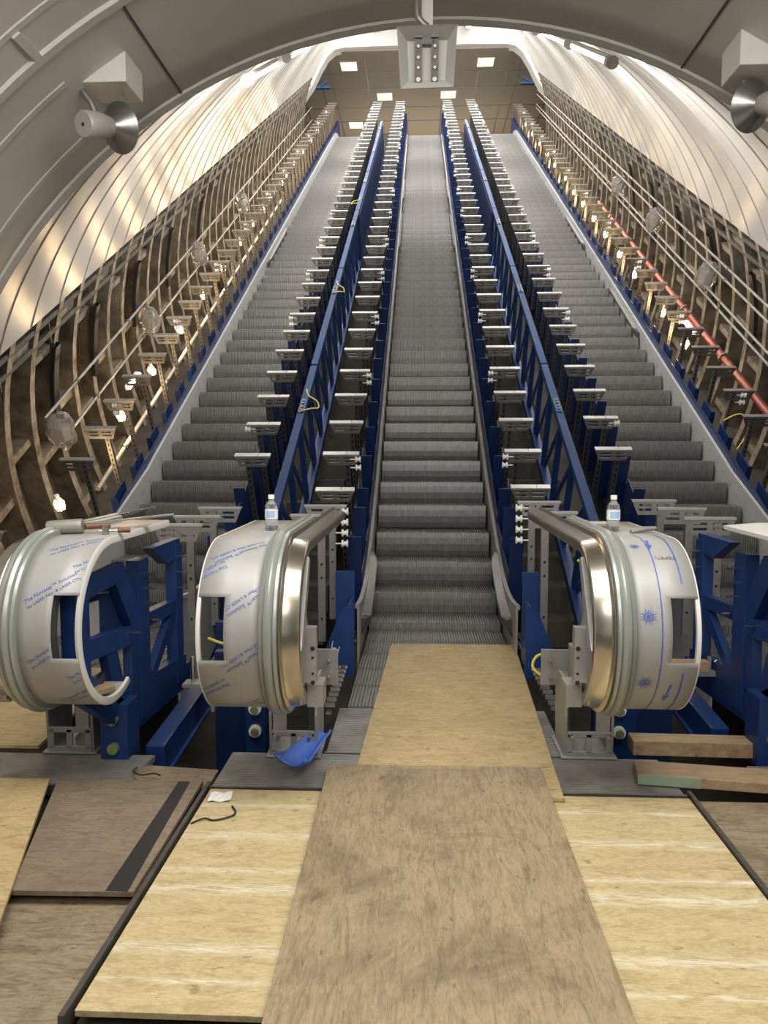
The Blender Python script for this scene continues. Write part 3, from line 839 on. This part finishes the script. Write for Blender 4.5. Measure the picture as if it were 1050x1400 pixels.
class Newel:
    """local: x from the handrail ring (0) out to the cut rim (+), y along the escalator, z up from the floor; mirrored by sg"""
    def __init__(s, label, x0, sg, cy=3.45, cz=.785, R=.385, width=.26, back=4.25):
        s.x0, s.sg, s.cy, s.cz, s.R, s.w, s.back = x0, sg, cy, cz, R, width, back
        s.t = thing('newel_end', label, 'newel', (x0, cy, 0))
    def pt(s, x, u, R=None, dz=0):
        """u: arc length from the top centre going forwards and down; negative u runs back along the flat top"""
        R = R or s.R
        if u < 0: return Vector((s.sg * x, -u, s.cz + R + dz))
        a = u / s.R
        amax = math.radians(205)
        a = min(a, amax)
        return Vector((s.sg * x, -R * math.sin(a), s.cz + R * math.cos(a)))
    def us(s, n=44, top=None):
        top = s.back - s.cy if top is None else top
        return [-top, -top * .5, 0] + [s.R * math.radians(205) * i / n for i in range(1, n + 1)]
    def sheet(s, hole=True):
        b = MB(); us = sorted(set(s.us() + [s.R * math.radians(a) for a in (63, 103)]))
        xs = [0.0, s.w * .15, s.w * .30, s.w * .45, s.w * .56, s.w * .985]
        rows = [[s.pt(x, u) for x in xs] for u in us]
        n = len(xs); k = len(b.v); b.v += [tuple(p) for r in rows for p in r]
        for i in range(len(us) - 1):
            um = (us[i] + us[i + 1]) / 2
            for j in range(n - 1):
                if hole and j == n - 2 and math.radians(63) < um / s.R < math.radians(103): continue
                b.f.append((i * n + j, i * n + j + 1, (i + 1) * n + j + 1, (i + 1) * n + j))
        return b.build('film_cover', 'film', s.t, smooth=True, solid=.004)
    def rim(s):
        b = MB(); us = s.us()
        rows = [[s.pt(s.w, u, s.R + .003), s.pt(s.w + .004, u, s.R - .004), s.pt(s.w + .004, u, s.R - .032), s.pt(s.w - .010, u, s.R - .034), s.pt(s.w - .014, u, s.R - .004), s.pt(s.w, u, s.R + .003)] for u in us]
        b.strip(rows); return b.build('cut_rim', 'cut_white', s.t, smooth=True)
    def rings(s):
        b = MB(); b.strip([[s.pt(x, u, s.R - r) for x, r in ((.006, .012), (s.w * .55, .014), (s.w * .56, .06))] for u in s.us()]); b.build('inner_liner', 'liner', s.t, smooth=True)
        # handrail guide: bulged ribs
        b = MB(); us = s.us()
        prof = [(.0, 0), (-.004, .022), (-.014, .030), (-.020, .022), (-.026, .034), (-.040, .040), (-.052, .034), (-.058, .022), (-.064, .030), (-.076, .028), (-.082, .0), (-.082, -.03), (0, -.03)]
        b.strip([[s.pt(x, u, s.R + r) for x, r in prof] for u in us]); b.build('handrail_guide', 'rubber_grey', s.t, smooth=True)
        b = MB(); prof = [(-.082, .016), (-.088, .018), (-.094, .006), (-.096, .0), (-.158, -.014), (-.163, -.018), (-.165, -.026), (-.164, -.055), (-.158, -.062)]
        us2 = s.us(top=1.6)
        us2 = [-1.6, -1.0, -.45] + us2[2:]
        b.strip([[s.pt(x, u, s.R + r) for x, r in prof] for u in us2]); b.build('polished_deck', 'polished', s.t, smooth=True, solid=.004)
        # inner spokes and brackets
        b = MB()
        b.prism([(-.30, -.05), (-.22, -.30), (.02, -.34), (.10, -.20), (-.12, .10), (-.26, .12)], (s.sg * -.15, 0, s.cz - .02), (0, 1, 0), (0, 0, 1), .012)
        b.box((s.sg * -.185, -.20, s.cz - .10), (.06, .05, .24)); b.box((s.sg * -.20, -.10, s.cz - .30), (.07, .12, .10))
        b.prism([(-.34, .0), (-.26, .0), (-.06, .34), (-.10, .36)], (s.sg * -.16, 0, s.cz - .05), (0, 1, 0), (0, 0, 1), .02)
        k = b.build('inner_bracket', 'grey_cast', s.t)
        for z in (-.02, -.06, -.13, -.17):
            b = MB(); b.tube([(s.sg * -.20, -.228, s.cz - .05 + z), (s.sg * -.20, -.2, s.cz - .05 + z)], .010 if z in (-.02, -.17) else .006, 8); b.build('bolt_hole', 'black', k)
    def base(s):
        b = MB()
        for x in (-.245, -.012): b.prism([(-.16, .0), (.10, .0), (.12, .30), (.04, .40), (-.10, .40), (-.17, .22)], (s.sg * x, .0, 0), (0, 1, 0), (0, 0, 1), .014)
        for z, h in ((.022, .035), (.125, .03), (.335, .05)): b.box((s.sg * -.128, -.165, z), (.22, .016, h))
        for x in (-.225, -.13, -.03): b.box((s.sg * x, -.165, .08), (.03, .016, .10))
        b.box((s.sg * -.128, -.03, .006), (.28, .30, .012)); b.box((s.sg * -.128, .02, .37), (.22, .16, .012)); b.box((s.sg * -.06, -.16, .22), (.07, .02, .20))
        b.box((s.sg * -.24, .16, .38), (.17, .012, .20)); b.box((s.sg * -.20, .14, .18), (.06, .06, .3)); b.box((s.sg * -.19, -.02, .44), (.03, .10, .22))
        k = b.build('base_bracket', 'grey_cast', s.t, loc=(s.sg * (.11 if s.x0 > -1.5 else 0), .50, 0), bevel=.003)
        for x, y, z in ((-.18, -.165, .335), (-.08, -.165, .335), (-.22, -.165, .125), (-.28, .155, .43), (-.28, .155, .34), (-.24, -.10, .26), (-.04, -.165, .125)):
            b = MB(); b.tube([(s.sg * x, y, z), (s.sg * x, y - .04, z)], .010, 8); b.build('bolt', 'tool_steel', k)
    def text(s, parent, lines, u, x, ang, size, mat='print_blue'):
        """lines of print laid on the cover, ang turns the baseline from +x towards the arc"""
        b = MB(); ca, sa = math.cos(ang), math.sin(ang)
        for li, (txt, sc_) in enumerate(lines):
            vs, fs = font_mesh(txt, size * sc_)
            out = []; bad = []
            for v in vs:
                tx, ty = v.x, v.y - li * size * 1.15
                px, pu = x + (tx * ca - ty * sa) * s.sg, u - (tx * sa + ty * ca)
                bad.append(px < .006 or px > s.w * .97 or pu > s.R * 3.3 or (px > s.w * .54 and 61 < math.degrees(pu / s.R) < 105))
                out.append(s.pt(px, pu, s.R + .0035))
            b.add(out, [f for f in fs if not any(bad[i] for i in f)])
        return b.build('film_print', mat, parent)

FILMTXT = [('The Novacel™ Solution', 1.0), ('for LASER Fiber & LASER CO₂', .80)]
# left drum: right-hand newel of the left escalator
nl = Newel('film-covered newel drum at far left with roller and ratchet on top', -1.81, 1)
fc = nl.sheet(); nl.rim(); nl.rings(); nl.base()
for u, x in ((.20, .06), (.30, .20), (.46, .03), (.72, .04), (.80, .20), (.98, .10)):
    nl.text(fc, FILMTXT, u, x, math.radians(34), .024)
# middle left drum
nm = Newel('film-covered newel drum left of the middle escalator, water bottle on top', -.795, -1)
fm = nm.sheet(); nm.rim(); nm.rings(); nm.base()
for u, x in ((.12, .015), (.27, .16), (.36, -.07), (.60, -.06), (.80, .14), (.92, -.02)):
    nm.text(fm, FILMTXT, u, x, math.radians(214), .025)
# right drum
nr = Newel('newel drum right of the middle escalator with blue arrows and starbursts on its film', .745, 1, cy=3.50)
fr = nr.sheet(); nr.rim(); nr.rings(); nr.base()
b = MB()
def ulines(N, x, u0, u1, wd, b, k=30):
    b.strip([[N.pt(x - wd / 2, u0 + (u1 - u0) * i / k, N.R + .0035), N.pt(x + wd / 2, u0 + (u1 - u0) * i / k, N.R + .0035)] for i in range(k + 1)])
ulines(nr, .105, -.1, 1.25, .005, b); ulines(nr, .20, -.1, .36, .006, b); ulines(nr, .20, .74, 1.25, .006, b)
b.build('blue_line', 'print_blue', fr)
def burst(N, x, u, r, parent):
    b = MB()
    for i in range(16):
        a = 2 * PI * i / 16; rr = r if i % 2 else r * .8; q = .17
        P = [(x + r * .3 * math.cos(a - q), u + r * .3 * math.sin(a - q)), (x + rr * math.cos(a), u + rr * math.sin(a)), (x + r * .3 * math.cos(a + q), u + r * .3 * math.sin(a + q))]
        b.add([N.pt(px, pu, N.R + .0035) for px, pu in P], [(0, 1, 2)])
    n = 14; b.add([N.pt(x + r * .22 * math.cos(2 * PI * i / n), u + r * .22 * math.sin(2 * PI * i / n), N.R + .0036) for i in range(n)], [tuple(range(n))])
    b.build('starburst_mark', 'print_blue', parent)
for u in (.14, .50, .79): burst(nr, .050, u, .044 if u > .2 else .030, fr)
def arrow(N, x, u, L, wd, parent):
    b = MB(); P = [(-.25, 0), (.25, 0), (.25, .6), (.75, .55), (0, 1), (-.75, .55), (-.25, .6)]
    b.add([N.pt(x + p[0] * wd + p[1] * -.012, u + p[1] * L, N.R + .0036) for p in P], [(0, 1, 2, 6), (2, 3, 4), (4, 5, 6), (2, 4, 6)])
    b.build('arrow_mark', 'print_blue', parent)
arrow(nr, .12, .07, .10, .022, fr); arrow(nr, .160, .80, .12, .020, fr); 
# handwriting in black pen
b = MB(); xs = .065
def stroke(pts):
    b.tube([nr.pt(xs + px, .235 - pu, nr.R + .004) for px, pu in pts], .0008, 4)
G = [[[(0, .020), (.010, .022), (.012, .014), (.002, .004)]], [[(.002, .002), (.006, .008), (.009, .002), (.004, 0), (.002, .002)]], [[(.001, .018), (.008, .020), (.006, .010), (.0, .001), (.010, .002)]],
     [[(.002, .018), (.009, .020), (.002, .010), (.010, .004), (.002, .001), (.008, .014)]], [[(.001, .018), (.001, 0), (.005, .009), (.010, 0)]], [[(0, 0), (.003, .022), (.008, .002), (.014, .020)]],
     [[(.013, .020), (.003, .018), (.001, .006), (.012, .001)]], [[(.001, .0), (.002, .021), (.011, .018), (.003, .010), (.012, .001)]], [[(.016, .024), (.003, .010), (.014, .012)], [(.003, .010), (.002, .001), (.022, .002)]]]
for i, g in enumerate(G):
    for st in g: stroke([(.050 + i * .0092 + p[0] * .72, p[1] * .85) for p in st])
b.build('pen_writing', 'ink', fr)
# far right newel, only its top corner in view
t = thing('newel_end', 'newel top at the right edge, bent corner of sheet metal', 'newel', (1.80, 3.6, 0))
b = MB(); b.prism([(-.28, 1.155), (-.10, 1.17), (1.1, 1.17), (1.1, 1.13), (-.10, 1.13), (-.28, 1.135)], (0, .2, 0), (1, 0, 0), (0, 0, 1), .9); b.build('deck_sheet', 'cut_white', t)
b = MB(); b.bar((-.29, -.24, 1.19), (-.20, -.24, 1.14), .03, .012, (0, 1, 0)); b.bar((-.29, -.24, 1.19), (-.31, -.2, 1.14), .03, .012, (0, 1, 0)); b.build('bent_corner', 'film', t)
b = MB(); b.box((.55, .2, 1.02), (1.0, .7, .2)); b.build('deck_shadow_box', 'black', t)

# ------------------------------------------------------------------ blue end frames of the outer escalators
def end_frame(label, x, mir):
    """steel plate frame standing in a plane along the escalator"""
    t = thing('machine_truss', label, 'steel frame', (x, 4.0, 0))
    def P(y, z): return Vector((0, y - 4.0 + (.17 if mir else 0), z + (.03 if mir else 0)))
    def bars(name, lst, th=.05, mat='blue_paint', w_=.07):
        for a, c, wd in lst:
            b = MB(); b.bar(P(*a), P(*c), th, wd, (0, .3, 1) if abs(a[0] - c[0]) > .05 else (0, 1, 0)); b.build(name, mat, t)
    bars('upright', [((4.72, .10), (4.72, .97), .12), ((4.10, .10), (4.10, .97), .15), ((3.33, .50), (3.33, .96), .14)], .07)
    bars('cross_bar', [((4.10, .62), (4.78, .59), .08), ((4.10, .25), (4.85, .19), .10), ((3.35, .65), (4.10, .57), .10), ((3.32, .925), (3.82, .945), .09)], .055)
    bars('diagonal_brace', [((3.79, .95), (4.09, .55), .14), ((3.86, .14), (4.95, .09), .15), ((3.66, .60), (3.80, .25), .12), ((3.31, .51), (3.86, .17), .14), ((4.15, .20), (4.68, .58), .07)], .045)
    b = MB(); b.prism([(3.93, .55), (4.09, .53), (4.28, .20), (3.92, .25)], P(0, 0), (0, 1, 0), (0, 0, 1), .05); b.build('gusset', 'blue_paint', t)
    b = MB(); b.prism([(4.25, 1.01), (4.76, 1.01), (4.76, .90), (4.52, .88)], P(0, 0), (0, 1, 0), (0, 0, 1), .06); b.build('top_bracket', 'blue_paint', t)
    sg = 1 if not mir else -1
    b = MB(); b.prism([(3.33, .93), (3.80, .94), (4.05, .60), (3.35, .67)], P(0, 0) + Vector((-sg * .03, 0, 0)), (0, 1, 0), (0, 0, 1), .01); b.build('web_plate', 'blue_deep', t)
    b = MB(); b.prism([(3.44, .85), (3.60, .84), (3.60, .68), (3.44, .69)], P(0, 0) + Vector((sg * -.012, 0, 0)), (0, 1, 0), (0, 0, 1), .012); b.build('inspection_plate', 'film_steel', t)
    b = MB(); b.box(P(3.80, .10), (.14, .16, .36)); lg = b.build('leg', 'blue_paint', t)
    for z in (.21, .06):
        b = MB(); b.tube([P(3.72, z) + Vector((.0, .0, 0)), P(3.72, z) + Vector((.0, -.03, 0))], .028, 14); b.build('leg_bolt', 'washer_green', lg)
    for y, z in ((4.14, .88), (4.14, .80), (4.14, .72), (4.72, .90), (4.72, .80), (4.72, .70), (4.2, .61), (3.9, .61), (3.5, .9)):
        b = MB(); b.tube([P(y, z) + Vector((sg * .03, 0, 0)), P(y, z) + Vector((sg * .085, 0, 0))], .007, 6); b.build('stud', 'tool_steel', t)
end_frame('blue steel end frame seen through the open left drum', -1.68, False)
end_frame('blue steel end frame standing behind the planks at right', 1.66, True)

# blue machine beams, pit frames and motor in the gaps
def blue_beam(label, a, c, w_, h, cat='beam', mat='blue_paint', name='steel_beam'):
    a, c = Vector(a), Vector(c); t = thing(name, label, cat, a)
    b = MB(); b.bar((0, 0, 0), c - a, w_, h); b.build('beam_body', mat, t, bevel=.006)
    b = MB(); b.bar(Vector((0, 0, -h / 2)), c - a + Vector((0, 0, -h / 2)), w_ * 1.35, .015); b.build('beam_flange', mat, t)
    return t
blue_beam('blue beam running back under the left end frame', (-1.52, 3.86, -.06), (-1.52, 5.3, .06), .10, .16)
blue_beam('blue beam running back behind the planks at right', (1.52, 4.2, -.04), (1.52, 5.5, .08), .10, .16)
for sg, nm in ((-1, 'left'), (1, 'right')):
    for i, (x, y, wd, z1) in enumerate([(1.07, 4.28, .11, .42), (1.30, 4.72, .24, .30), (1.36, 5.45, .50, .32), (1.14, 4.6, .06, .25)]):
        lab = ['blue pit post with two round bolts beneath the %s film drum' % ('middle' if sg < 0 else 'arrow-marked'), 'wide dark blue pit plate in the gap at %s' % nm, 'blue pit plate nearest the outer escalator at %s' % nm, 'narrow leaning blue pit strut in the gap at %s' % nm][i]
        if sg > 0 and i == 0: x, y = 1.0, 4.35
        t = thing('pit_post', lab, 'post', (sg * x, y, -1.15))
        b = MB(); b.box((0, 0, (z1 + 1.15) / 2), (wd, .08, z1 + 1.15)); b.box((sg * wd * .4, .06, (z1 + 1.1) / 2), (.012, .10, z1 + 1.1)); b.build('post_body', 'blue_paint' if i in (0, 3) else 'blue_deep', t)
        if i == 0:
            for z in (1.245, 1.115):
                b = MB(); b._lathe([(0, .0), (0, .036), (.02, .036), (.02, .0)], Vector((0, -.04, z)), Vector((0, -1, 0)), 16); w_ = b.build('washer', 'nylon', t)
                b = MB(); b._lathe([(0, .0), (0, .022), (.02, .022), (.02, .0)], Vector((0, -.06, z)), Vector((0, -1, 0)), 8); b.build('bolt_head', 'washer_green', w_)
t = thing('drive_motor', 'dark blue motor lying in the gap behind the planks', 'motor', (1.26, 5.2, .16))
b = MB(); b._lathe([(-.25, .0), (-.25, .10), (-.2, .13), (.2, .13), (.25, .10), (.25, 0)], Vector((0, 0, .1)), Vector((.55, -.5, -.5)), 16); b.build('motor_body', 'blue_paint', t, smooth=True)
b = MB()
for k in range(9): 
    ax = Vector((.55, -.5, -.5)).normalized(); b._lathe([(-.18 + .045 * k, .12), (-.18 + .045 * k, .145), (-.165 + .045 * k, .145), (-.165 + .045 * k, .12)], Vector((0, 0, .1)), ax, 16)
b.build('cooling_fins', 'blue_deep', t)
t = thing('spring_tensioner', 'grey rod tensioner in the right gap behind the planks', 'tensioner', (1.62, 4.55, .18))
b = MB(); b.bar((0, 0, .14), (.16, .0, -.12), .02, .02); b.build('rod', 'tool_steel', t)
b = MB(); b.box((-.06, .05, .05), (.16, .05, .03)); b.box((-.02, .05, .10), (.02, .02, .10)); b.build('clamp', 'grey_cast', t)
t = thing('spring_tensioner', 'grey clamp tensioner in the left gap behind the end frame', 'tensioner', (-1.40, 4.35, .20))
b = MB(); b.box((0, 0, .0), (.22, .10, .02)); b.box((.06, 0, -.08), (.02, .05, .16)); b.build('clamp', 'grey_cast', t)
b = MB(); b.tube([(.05, 0, .0), (.05, 0, .10)], .012, 8); b.tube([(-.06, 0, 0), (-.06, 0, .16)], .012, 8); b.build('rod', 'tool_steel', t)

# marked blue end plates beside the foot of the middle escalator
for sg, lab in ((-1, 'blue end plate with chalk mark left of the middle escalator foot'), (1, 'blue end plate right of the middle escalator foot')):
    t = thing('end_plate', lab, 'plate', (sg * .74, 5.2, 0))
    b = MB(); b.prism([(-sg * -x if False else -sg * x, z) for x, z in ((-.12, .0), (.15, .0), (.15, .52), (.07, .47))], (0, 0, 0), (1, 0, 0), (0, 0, 1), .02)
    b.box((-sg * .06, .35, .40), (.14, .015, .56)); b.box((-sg * .12, .2, .25), (.012, .4, .5)); b.build('plate_body', 'blue_paint', t)
    if sg < 0:
        b = MB(); b.bar((-.0, -.013, .20), (.01, -.013, .25), .006, .004, (0, 1, 0)); b.bar((-.0, -.013, .20), (.03, -.013, .20), .004, .006); b.bar((.045, -.013, .17), (.055, -.013, .21), .006, .004, (0, 1, 0)); b.build('chalk_mark', 'chalk', t)
# step chain guides in the dark slots beside the foot
for sg, nm in ((-1, 'left'), (1, 'right')):
    t = thing('chain_guide', 'dark step chain guide beside the ridged plates, %s side' % nm, 'chain guide', (sg * .66, 5.0, .02))
    b = MB(); b.bar((0, -.7, 0), (0, 1.1, .06), .03, .05); b.build('guide_rail', 'rail_dark', t)
    b = MB(); b.tube([(-.03, 0, 0), (.03, 0, 0)], .022, 8); me = b.mesh('chain_roller', 'galv_dark')
    for k in range(16): inst('chain_roller', me, t, (0, -.6 + .1 * k, .04))

# ------------------------------------------------------------------ ridged landing plates
def ridged(name, label, pts, z, pitch=.018, mat='plate_metal'):
    """plate with ridges across; pts = x extent and y extent"""
    x0, x1, y0, y1 = pts
    t = thing(name, label, 'landing plate', ((x0 + x1) / 2, (y0 + y1) / 2, 0)); cx, cy = (x0 + x1) / 2, (y0 + y1) / 2
    b = MB(); b.box((0, 0, z - .025), (x1 - x0, y1 - y0, .03)); b.build('base_plate', mat, t)
    b = MB(); y = y0
    while y < y1 - pitch:
        b.box(((0), y + pitch * .3 - cy, z - .006), (x1 - x0 - .004, pitch * .6, .008)); y += pitch
    b.build('ridges', mat, t)
    b = MB(); b.box((0, y0 - cy - .006, z - .02), (x1 - x0 + .01, .014, .05)); b.build('edge_trim', 'galv_dark', t)
    return t
ridged('comb_plate', 'ridged steel landing plate in front of the middle escalator', (-1.105, 1.075, 3.43, 3.86), 0)
ridged('comb_plate', 'narrower ridged steel plate between the middle newel bases', (-.62, .62, 3.86, 4.575), -.003)
ridged('comb_plate', 'ridged steel landing plate under the far left drum', (-3.6, -1.50, 3.41, 3.80), 0)
ridged('comb_plate', 'ridged steel landing plate at the far right behind the planks', (1.50, 3.6, 3.41, 3.80), 0)
for sg in (-1,):
    pass
# dark angle trims framing the board panel
for sg, nm in ((-1, 'left'), (1, 'right')):
    x = -1.12 if sg < 0 else 1.095
    t = thing('edge_angle', 'dark steel edge angle along the %s side of the pale boards' % nm, 'edge angle', (x, 2.7, 0))
    b = MB(); b.box((0, 0, -.015), (.018, 1.5, .06)); b.box((sg * .02, 0, -.04), (.05, 1.5, .012)); b.build('angle_body', 'rail_dark', t)

# ------------------------------------------------------------------ boards and planks on the floor
def board(label, quad, z, th, mat, cat='board', name='plywood_sheet', extra=None):
    cx = sum(p[0] for p in quad) / 4; cy = sum(p[1] for p in quad) / 4
    b = MB(); b.prism([(p[0] - cx, p[1] - cy) for p in quad], (0, 0, th / 2), (1, 0, 0), (0, 1, 0), th)
    o = b.build(name, mat, None, (cx, cy, z), bevel=.002)
    return tag(o, label, cat)
# keep the grain origin in world space for the streaked sheets
def board_w(label, quad, z, th, mat, cat='board'):
    b = MB(); b.prism(quad, (0, 0, z + th / 2), (1, 0, 0), (0, 1, 0), th)
    return tag(b.build('plywood_sheet', mat, bevel=.002), label, cat)
board_w('pale worn plywood sheet left of the big brown one', [(-1.10, 1.99), (-.50, 1.99), (-.50, 3.40), (-1.10, 3.40)], -.018, .02, 'ply_light')
board_w('pale worn plywood sheet right of the big brown one', [(.44, 1.99), (1.08, 1.99), (1.08, 3.40), (.44, 3.40)], -.018, .02, 'ply_light')
board('tan plywood sheet lying on the landing before the middle steps', [(-.45, 3.36), (.51, 3.33), (.62, 6.02), (-.355, 6.0)], .006, .018, 'ply_tan')
board('big brown plywood sheet in the centre foreground', [(-.55, 1.5), (.445, 1.5), (.45, 3.62), (-.575, 3.60)], .026, .018, 'ply_brown')
o = board('grey-brown plywood sheet with a black tape stripe at left', [(-1.57, 2.52), (-1.135, 2.53), (-1.145, 3.44), (-1.83, 3.42)], .004, .02, 'ply_grey')
b = MB(); b.prism([(-1.235, 2.53), (-1.155, 2.53), (-1.20, 3.42), (-1.255, 3.42)], (-o.location.x, -o.location.y, .0206), (1, 0, 0), (0, 1, 0), .001)
tag(b.build('tape_stripe', 'black_rubber', o), 'black tape stripe')
board('tan plywood sheet at the left edge of the photo', [(-2.6, 1.5), (-1.22, 1.5), (-1.85, 3.38), (-2.9, 3.38)], .026, .018, 'ply_tan')
board('dirty plywood sheet in the lower left corner', [(-2.0, 1.2), (-1.135, 1.2), (-1.135, 2.58), (-2.0, 2.58)], -.05, .02, 'ply_dirty')
board('narrow dirty board behind the taped sheet', [(-1.58, 3.42), (-1.12, 3.42), (-1.12, 3.62), (-1.49, 3.66)], -.022, .02, 'ply_dirty')
board('light plywood sheet beyond the plate at the far left', [(-3.5, 3.83), (-2.13, 3.83), (-2.20, 4.9), (-3.5, 4.9)], .0, .02, 'ply_tan')
board('dark dirty plywood sheet at the right edge, beside the pale one', [(1.115, 1.4), (2.4, 1.4), (2.4, 3.40), (1.115, 3.40)], -.03, .02, 'ply_dirty')
def plank(label, a, c, w_, th, green=0):
    a, c = Vector(a), Vector(c); d = (c - a); L = d.length
    t = thing('timber_plank', label, 'plank', a, (0, 0, math.atan2(d.y, d.x)))
    b = MB(); b.box((L / 2, 0, th / 2), (L, w_, th)); b.build('plank_body', 'plank_wood', t, rot=(0, 0, 0), bevel=.004)
    if green:
        b = MB(); b.box((green / 2, -w_ / 2 - .001, th / 2), (green, .004, th * .96)); tag(b.build('painted_edge', 'green_paint', t), 'flaking green painted edge')
mk('green_paint', (.26, .42, .31), .6, col2=(.34, .29, .2), vscale=14)
plank('timber plank with a green painted end at right', (.90, 3.62, .004), (2.3, 3.42, .05), .17, .05, .28)
plank('bare timber plank behind the green-ended one', (.985, 4.02, -.03), (2.4, 3.98, -.03), .12, .08)
plank('pale timber lying under the blue frame behind the right drum', (1.1, 4.62, .22), (1.6, 4.62, .22), .08, .08)
plank('pale timber offcut inside the open left drum', (-1.72, 3.36, .425), (-1.60, 3.52, .43), .07, .03)

# ------------------------------------------------------------------ small things
def bottle(c, label):
    t = thing('water_bottle', label, 'bottle', c)
    pr = [(0, .0), (.0, .026), (.006, .031), (.05, .031), (.055, .029), (.06, .031), (.105, .031), (.112, .029), (.118, .031), (.128, .027), (.145, .016), (.150, .013), (.160, .013), (.160, 0)]
    b = MB(); b._lathe(pr, Vector((0, 0, 0)), Vector((0, 0, 1)), 20); b.build('bottle_body', 'clear_plastic', t, smooth=True)
    b = MB(); b._lathe([(.155, 0), (.155, .0155), (.175, .0155), (.176, 0)], Vector((0, 0, 0)), Vector((0, 0, 1)), 16); b.build('cap', 'nylon', t)
    b = MB(); b._lathe([(.058, .0318), (.105, .0318)], Vector((0, 0, 0)), Vector((0, 0, 1)), 20); k = b.build('paper_label', 'label_white', t, smooth=True)
    b = MB(); b.strip([[Vector((.0322 * math.sin(a), -.0322 * math.cos(a), z)) for a in [math.radians(-40 + 10 * i) for i in range(9)]] for z in (.064, .098)]); b.build('label_print', 'label_blue', k)
bottle((-.862, 3.72, 1.172), 'small water bottle on the middle film drum left of the middle escalator')
bottle((.80, 3.75, 1.172), 'small water bottle on the arrow-marked drum at right')
t = thing('paint_roller', 'grey roller with brown handle lying on the far left drum', 'roller', (-1.80, 3.52, 1.205), (0, 0, math.radians(8)))
b = MB(); b._lathe([(-.08, 0), (-.08, .032), (-.065, .034), (.055, .034), (.075, .034), (.08, .03), (.08, 0)], Vector((0, 0, 0)), Vector((1, 0, .06)), 18); b.build('roller_sleeve', 'tool_dull', t, smooth=True)
b = MB(); b.tube([(.09, .01, .0), (.19, .06, .0)], [.014, .011], 10); b.build('roller_handle', 'brown_wood', t, smooth=True)
t = thing('ratchet', 'chrome ratchet with dark grip lying on the far left drum', 'ratchet', (-1.60, 3.50, 1.19))
b = MB(); b._lathe([(-.02, 0), (-.02, .016), (.02, .016), (.02, 0)], Vector((0, 0, .005)), Vector((0, 0, 1)), 12); b.tube([(-.03, 0, 0), (.05, .02, 0)], .008, 8); b.build('head', 'tool_steel', t, smooth=True)
b = MB(); b.tube([(.05, .02, 0), (.10, .045, 0)], .012, 10); b.build('grip', 'brown_wood', t, smooth=True)
t = thing('steel_angle', 'long grey steel angle lying across the far left drum top', 'steel angle', (-1.84, 3.72, 1.185))
b = MB(); b.bar((0, 0, .01), (.44, .16, .05), .05, .008); b.build('leg_plate', 'galv', t)
t = thing('hammer', 'hammer with wooden head lying behind the bottle on the right drum', 'hammer', (.70, 3.9, 1.19))
b = MB(); b.tube([(0, 0, 0), (.10, .0, 0)], .018, 10); b.build('head', 'tool_dull', t)
b = MB(); b.tube([(.02, 0, .0), (.03, .12, 0)], .014, 8); b.build('handle', 'brown_wood', t)
t = thing('metal_offcut', 'dark bent metal strip lying right of the bottle on the right drum', 'offcut', (.86, 3.66, 1.18))
b = MB(); b.tube([(0, 0, 0), (.06, .02, .01), (.13, .05, .012)], [.012, .014, .01], 8); b.build('strip', 'tool_dull', t)
# blue rubber scoop on the plate
b = MB(); rows_ = []
for i in range(15):
    t_ = i / 14; row = []
    wd = .10 * (1 - .60 * t_ ** .8); lift = .012 + .085 * t_
    for j in range(13):
        v = -1 + 2 * j / 12
        lip = .03 * max(0, 1 - t_ * 7)            # lip along the wide end
        row.append(Vector((v * wd * (1 - .12 * max(0, 1 - t_ * 5)), .30 * t_ - .03 * v * v * (1 - t_), lift + .055 * abs(v) ** 2.4 * (1 - .45 * t_) + lip)))
    rows_.append(row)
b.strip(rows_)
tag(b.build('rubber_scoop', 'rubber_blue', None, (-.745, 3.57, .005), (0, 0, math.radians(-24)), smooth=True, solid=.012), 'curved blue rubber offcut lying on the ridged plate', 'rubber offcut')
b = MB(); rows_ = [[Vector((-.05 + .02 * i, -.045 + .03 * j, .004 * math.sin(i * 1.7 + j * 2.1) + .004)) for i in range(6)] for j in range(4)]
b.strip(rows_); tag(b.build('paper_scrap', 'paper', None, (-1.03, 3.31, .004), (0, 0, .1), solid=.001), 'white scrap of paper on the pale left sheet', 'paper')
wire([(-1.09, 3.06, .007), (-1.045, 3.10, .010), (-1.0, 3.09, .008), (-.94, 3.12, .010), (-.925, 3.16, .010), (-.955, 3.22, .008)], .004, 'black', 'thin black wire lying on the pale left sheet', 'wire')
wire([(-1.62, 2.22, -.026), (-1.58, 2.19, -.024), (-1.52, 2.20, -.024), (-1.50, 2.23, -.026)], .003, 'galv_dark', 'thin bent wire on the dirty corner sheet', 'wire')
wire([(-1.52, 3.60, .01), (-1.50, 3.50, .035), (-1.45, 3.47, .03), (-1.40, 3.49, .03), (-1.36, 3.47, .03)], .004, 'black', 'thin black wire on the narrow board behind the taped sheet', 'wire')
# blue brackets at the shaft top
for sg, nm in ((-1, 'left'), (1, 'right')):
    t = thing('wall_bracket', 'small blue bracket under the end of the %s cladding' % nm, 'bracket', frame(sg * 3.9, 25.0, 1.45))
    b = MB(); b.box((-sg * .2, 0, 0), (.5, .1, .06)); b.bar((0, 0, 0), (-sg * .35, 0, .22), .08, .05); b.build('arm', 'blue_rail', t)
